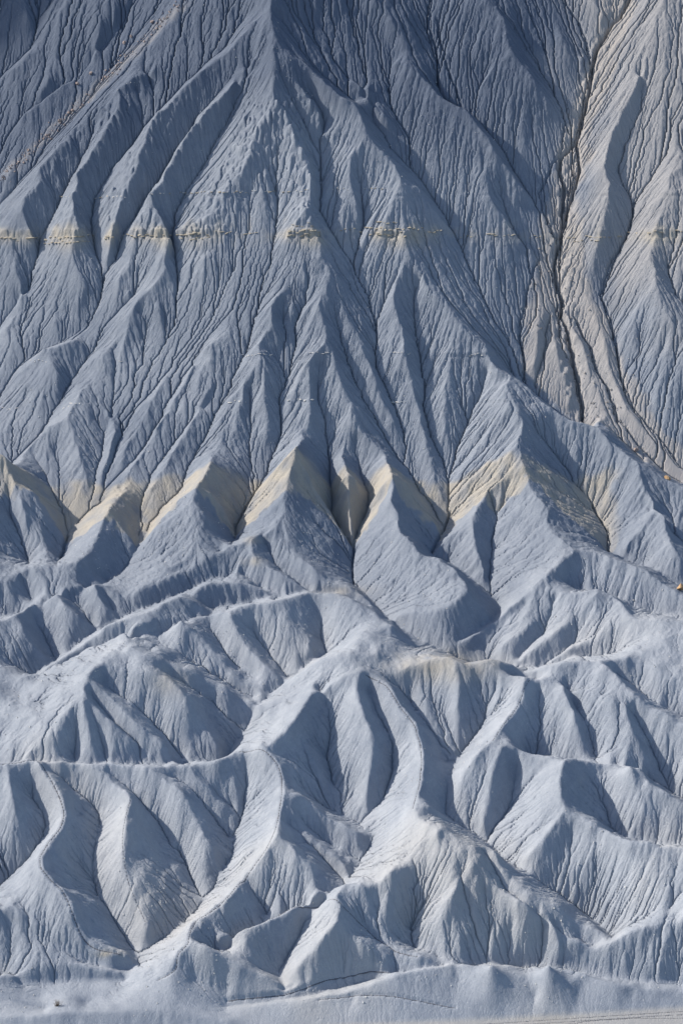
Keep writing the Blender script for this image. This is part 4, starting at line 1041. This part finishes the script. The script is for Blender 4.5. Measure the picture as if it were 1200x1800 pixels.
# ---- boulders
def boulder(name, mat, u, v, size, label, seed, group=None, flat=.6, n=15):
    me = stone_mesh(name, mat, seed, n, flat)
    i, j = spot(u, v)
    r = random.Random(seed)
    o = link(name, me, None, (X[i, j], Y[i, j], Z[i, j] + size[2] * .25), (r.uniform(-.2, .2), r.uniform(-.2, .2), r.uniform(-1, 1)), size)
    bv = o.modifiers.new('bevel', 'BEVEL'); bv.width = .03; bv.segments = 1; bv.limit_method = 'ANGLE'
    o['label'] = label; o['category'] = 'boulder'
    if group: o['group'] = group
boulder('boulder', M_ORANGE, 1193, 1038, (2.2, 2.0, 2.7), 'large orange sandstone boulder at the right edge on a grey hill', 5)
boulder('boulder', M_ORANGE, 1170, 842, (1.9, 1.5, 1.3), 'orange boulder lying where the dry wash passes behind the ridge', 8)
boulder('boulder', M_PINK, 1117, 792, (1.5, 1.1, 1.5), 'pinkish boulder on the bed of the dry wash', 12)
for k, (u, v) in enumerate([(219, 76), (231, 64), (160, 130), (137, 148), (128, 195), (105, 213), (268, 40)]):
    boulder('boulder', M_PINK, u, v, (1.3, 1.1, 1.1), ['third', 'second', 'fourth', 'fifth', 'sixth', 'lowest', 'topmost'][k] + ' of the small pink boulders strung down the upper left debris chute', 40 + k, 'pink boulders in the debris chute', n=14)

# ---- loose stones nobody could count
def scatter(name, mat, pts, label, lo, hi, seed):
    r = np.random.default_rng(seed)
    base = np.array([[1, 0, 0], [-1, 0, 0], [0, 1, 0], [0, -1, 0], [0, 0, 1], [0, 0, -.6]], np.float32)
    tri = np.array([[0, 2, 4], [2, 1, 4], [1, 3, 4], [3, 0, 4], [2, 0, 5], [1, 2, 5], [3, 1, 5], [0, 3, 5]])
    V, F = [], []
    for k, p in enumerate(pts):
        s_ = lo + (hi - lo) * r.random() ** 2.5
        b = base * (s_ * (.6 + .8 * r.random(3)))
        a = r.random() * 6.28
        b = np.column_stack([b[:, 0] * math.cos(a) - b[:, 1] * math.sin(a), b[:, 0] * math.sin(a) + b[:, 1] * math.cos(a), b[:, 2]])
        V.append(b + p + np.array([0, 0, s_ * .15])); F.append(tri + 6 * k)
    me = bpy.data.meshes.new(name)
    me.from_pydata(np.concatenate(V).tolist(), [], np.concatenate(F).tolist())
    me.materials.append(mat)
    o = link(name, me)
    o['kind'] = 'stuff'; o['label'] = label; o['category'] = 'stones'
r = np.random.default_rng(9)
pts = []
dens = value_noise((NV, NU), 70, 70, 90)
while len(pts) < 5200:
    i, j = int(r.integers(5, NV - 5)), int(r.integers(5, NU - 5))
    if dens[i, j] + r.normal(0, .5) > .7 + (.25 if vs0[i] < 600 else 0):
        pts.append(np.array([X[i, j], Y[i, j], Z[i, j]]))
scatter('stone_chips', M_PALE, pts, 'pale chips of stone strewn over the grey slopes', .04, .22, 1)
pts = []
while len(pts) < 420:
    v = r.uniform(-20, 320); u = 330 - v * 1.04 + r.normal(0, 7)
    i, j = int((v + 4 - V0) / STEP), int((u - U0) / STEP)
    if 0 < i < NV and 0 < j < NU: pts.append(np.array([X[i, j], Y[i, j], Z[i, j]]))
scatter('rubble', M_PINK, pts, 'pinkish rubble filling the debris chute on the upper left slope', .08, .55, 2)
pts = []
while len(pts) < 220:
    t = r.random(); v = 420 + 400 * t; u = 985 + (70 * max(0, t - .3)) * 1.6 + r.normal(0, 22 + 30 * t)
    i, j = int((v - 4 - V0) / STEP), int((u - U0) / STEP)
    if 0 < i < NV and 0 < j < NU and L[i, j] < 8: pts.append(np.array([X[i, j], Y[i, j], Z[i, j]]))
scatter('wash_stones', rock_material('wash_stone', (.20, .185, .175, 1), (.42, .39, .36, 1), 1.5), pts, 'loose clods and stones in the bed of the dry wash', .08, .4, 3)

# ---- footpaths along the crests
PATH_LABEL = {'tyre_a': 'upper tyre track of the pair crossing the pale flat ground', 'tyre_b': 'lower tyre track of the pair crossing the pale flat ground', 'tyre_c': 'single curved tyre track on the pale flat ground',
 'crest_left': 'worn footpath snaking down the spur of the long left hill', 'spur': 'faint narrow trail down the second spur of the left hill',
 'crest_mid': 'worn footpath curving along the crest of the round shouldered hill', 'crest_right': 'worn footpath winding down the crest of the big central hill',
 'hill': 'worn footpath over the top of the pointed foreground hill', 'low_hill': 'curved path near the top of the small foreground cone',
 'tan_hill': 'faint trail down the spur below the yellowish summit', 'track': 'pale track along the low rise in the foreground', 'bank': 'dark trail along the low bank in the foreground'}
for name, (p, hw) in path_geo.items():
    pts = np.array([at_row(a[0], a[1]) for a in densify(p, 2.0)])
    pts = smooth_line(pts, 2)
    d = np.gradient(pts[:, :2], axis=0); d /= np.linalg.norm(d, axis=1, keepdims=True) + 1e-9
    nn = np.column_stack([-d[:, 1], d[:, 0]])
    V, F = [], []
    for k in range(len(pts)):
        wv = hw * .62 * (.75 + .25 * math.sin(k * .37) * math.sin(k * .11 + 1))
        for s_, dz in ((-1, -.10), (-.55, .035), (0, .02), (.55, .035), (1, -.10)):
            V.append((pts[k, 0] + nn[k, 0] * wv * s_, pts[k, 1] + nn[k, 1] * wv * s_, pts[k, 2] + dz))
    for k in range(len(pts) - 1):
        for c in range(4):
            F.append((k * 5 + c, k * 5 + c + 1, k * 5 + 6 + c, k * 5 + 5 + c))
    nm = 'tyre_track' if name.startswith('tyre') else 'footpath'
    me = bpy.data.meshes.new(nm); me.from_pydata(V, [], F); me.materials.append(M_PATH)
    me.polygons.foreach_set('use_smooth', [True] * len(F))
    o = link(nm, me); o['kind'] = 'structure'; o['label'] = PATH_LABEL[name]; o['category'] = 'path'

# ---- a dry shrub by the trail at the lower left
def shrub(u, v, h, label, seed):
    r = random.Random(seed)
    i, j = spot(u, v)
    root = bpy.data.objects.new('dry_shrub', None); COL.objects.link(root)
    root.location = (X[i, j], Y[i, j], Z[i, j]); root['label'] = label; root['category'] = 'shrub'
    V, F = [], []
    def twig(a, b, w):
        a, b = Vector(a), Vector(b); d = (b - a).normalized()
        x = d.orthogonal().normalized() * w; y = d.cross(x)
        n = len(V)
        for p, sc in ((a, 1), (b, .35)):
            for c in (x, y * .9 - x * .5, -y * .9 - x * .5): V.append(tuple(p + c * sc))
        for c in range(3): F.append((n + c, n + (c + 1) % 3, n + 3 + (c + 1) % 3, n + 3 + c))
    for k in range(60):
        a = r.uniform(0, 6.28); t = r.uniform(.15, .95)
        p0 = (r.gauss(0, .22 * h), r.gauss(0, .1), -.05)
        p1 = (p0[0] + math.cos(a) * t * h * .4, math.sin(a) * t * h * .4, h * r.uniform(.4, .8))
        p2 = (p1[0] + r.gauss(0, .12 * h), p1[1] + r.gauss(0, .12 * h), p1[2] + h * r.uniform(.1, .35))
        twig(p0, p1, .018); twig(p1, p2, .012)
        twig(p1, (p1[0] + r.gauss(0, .2 * h), p1[1] + r.gauss(0, .2 * h), p1[2] + h * .15), .01)
    me = bpy.data.meshes.new('twigs'); me.from_pydata(V, [], F); me.materials.append(M_TWIG)
    link('twigs', me, root)
shrub(103, 1768, 1.3, 'leafless brown shrub standing beside the trail at the lower left', 4)
print('done', round(time.time() - T0, 1))
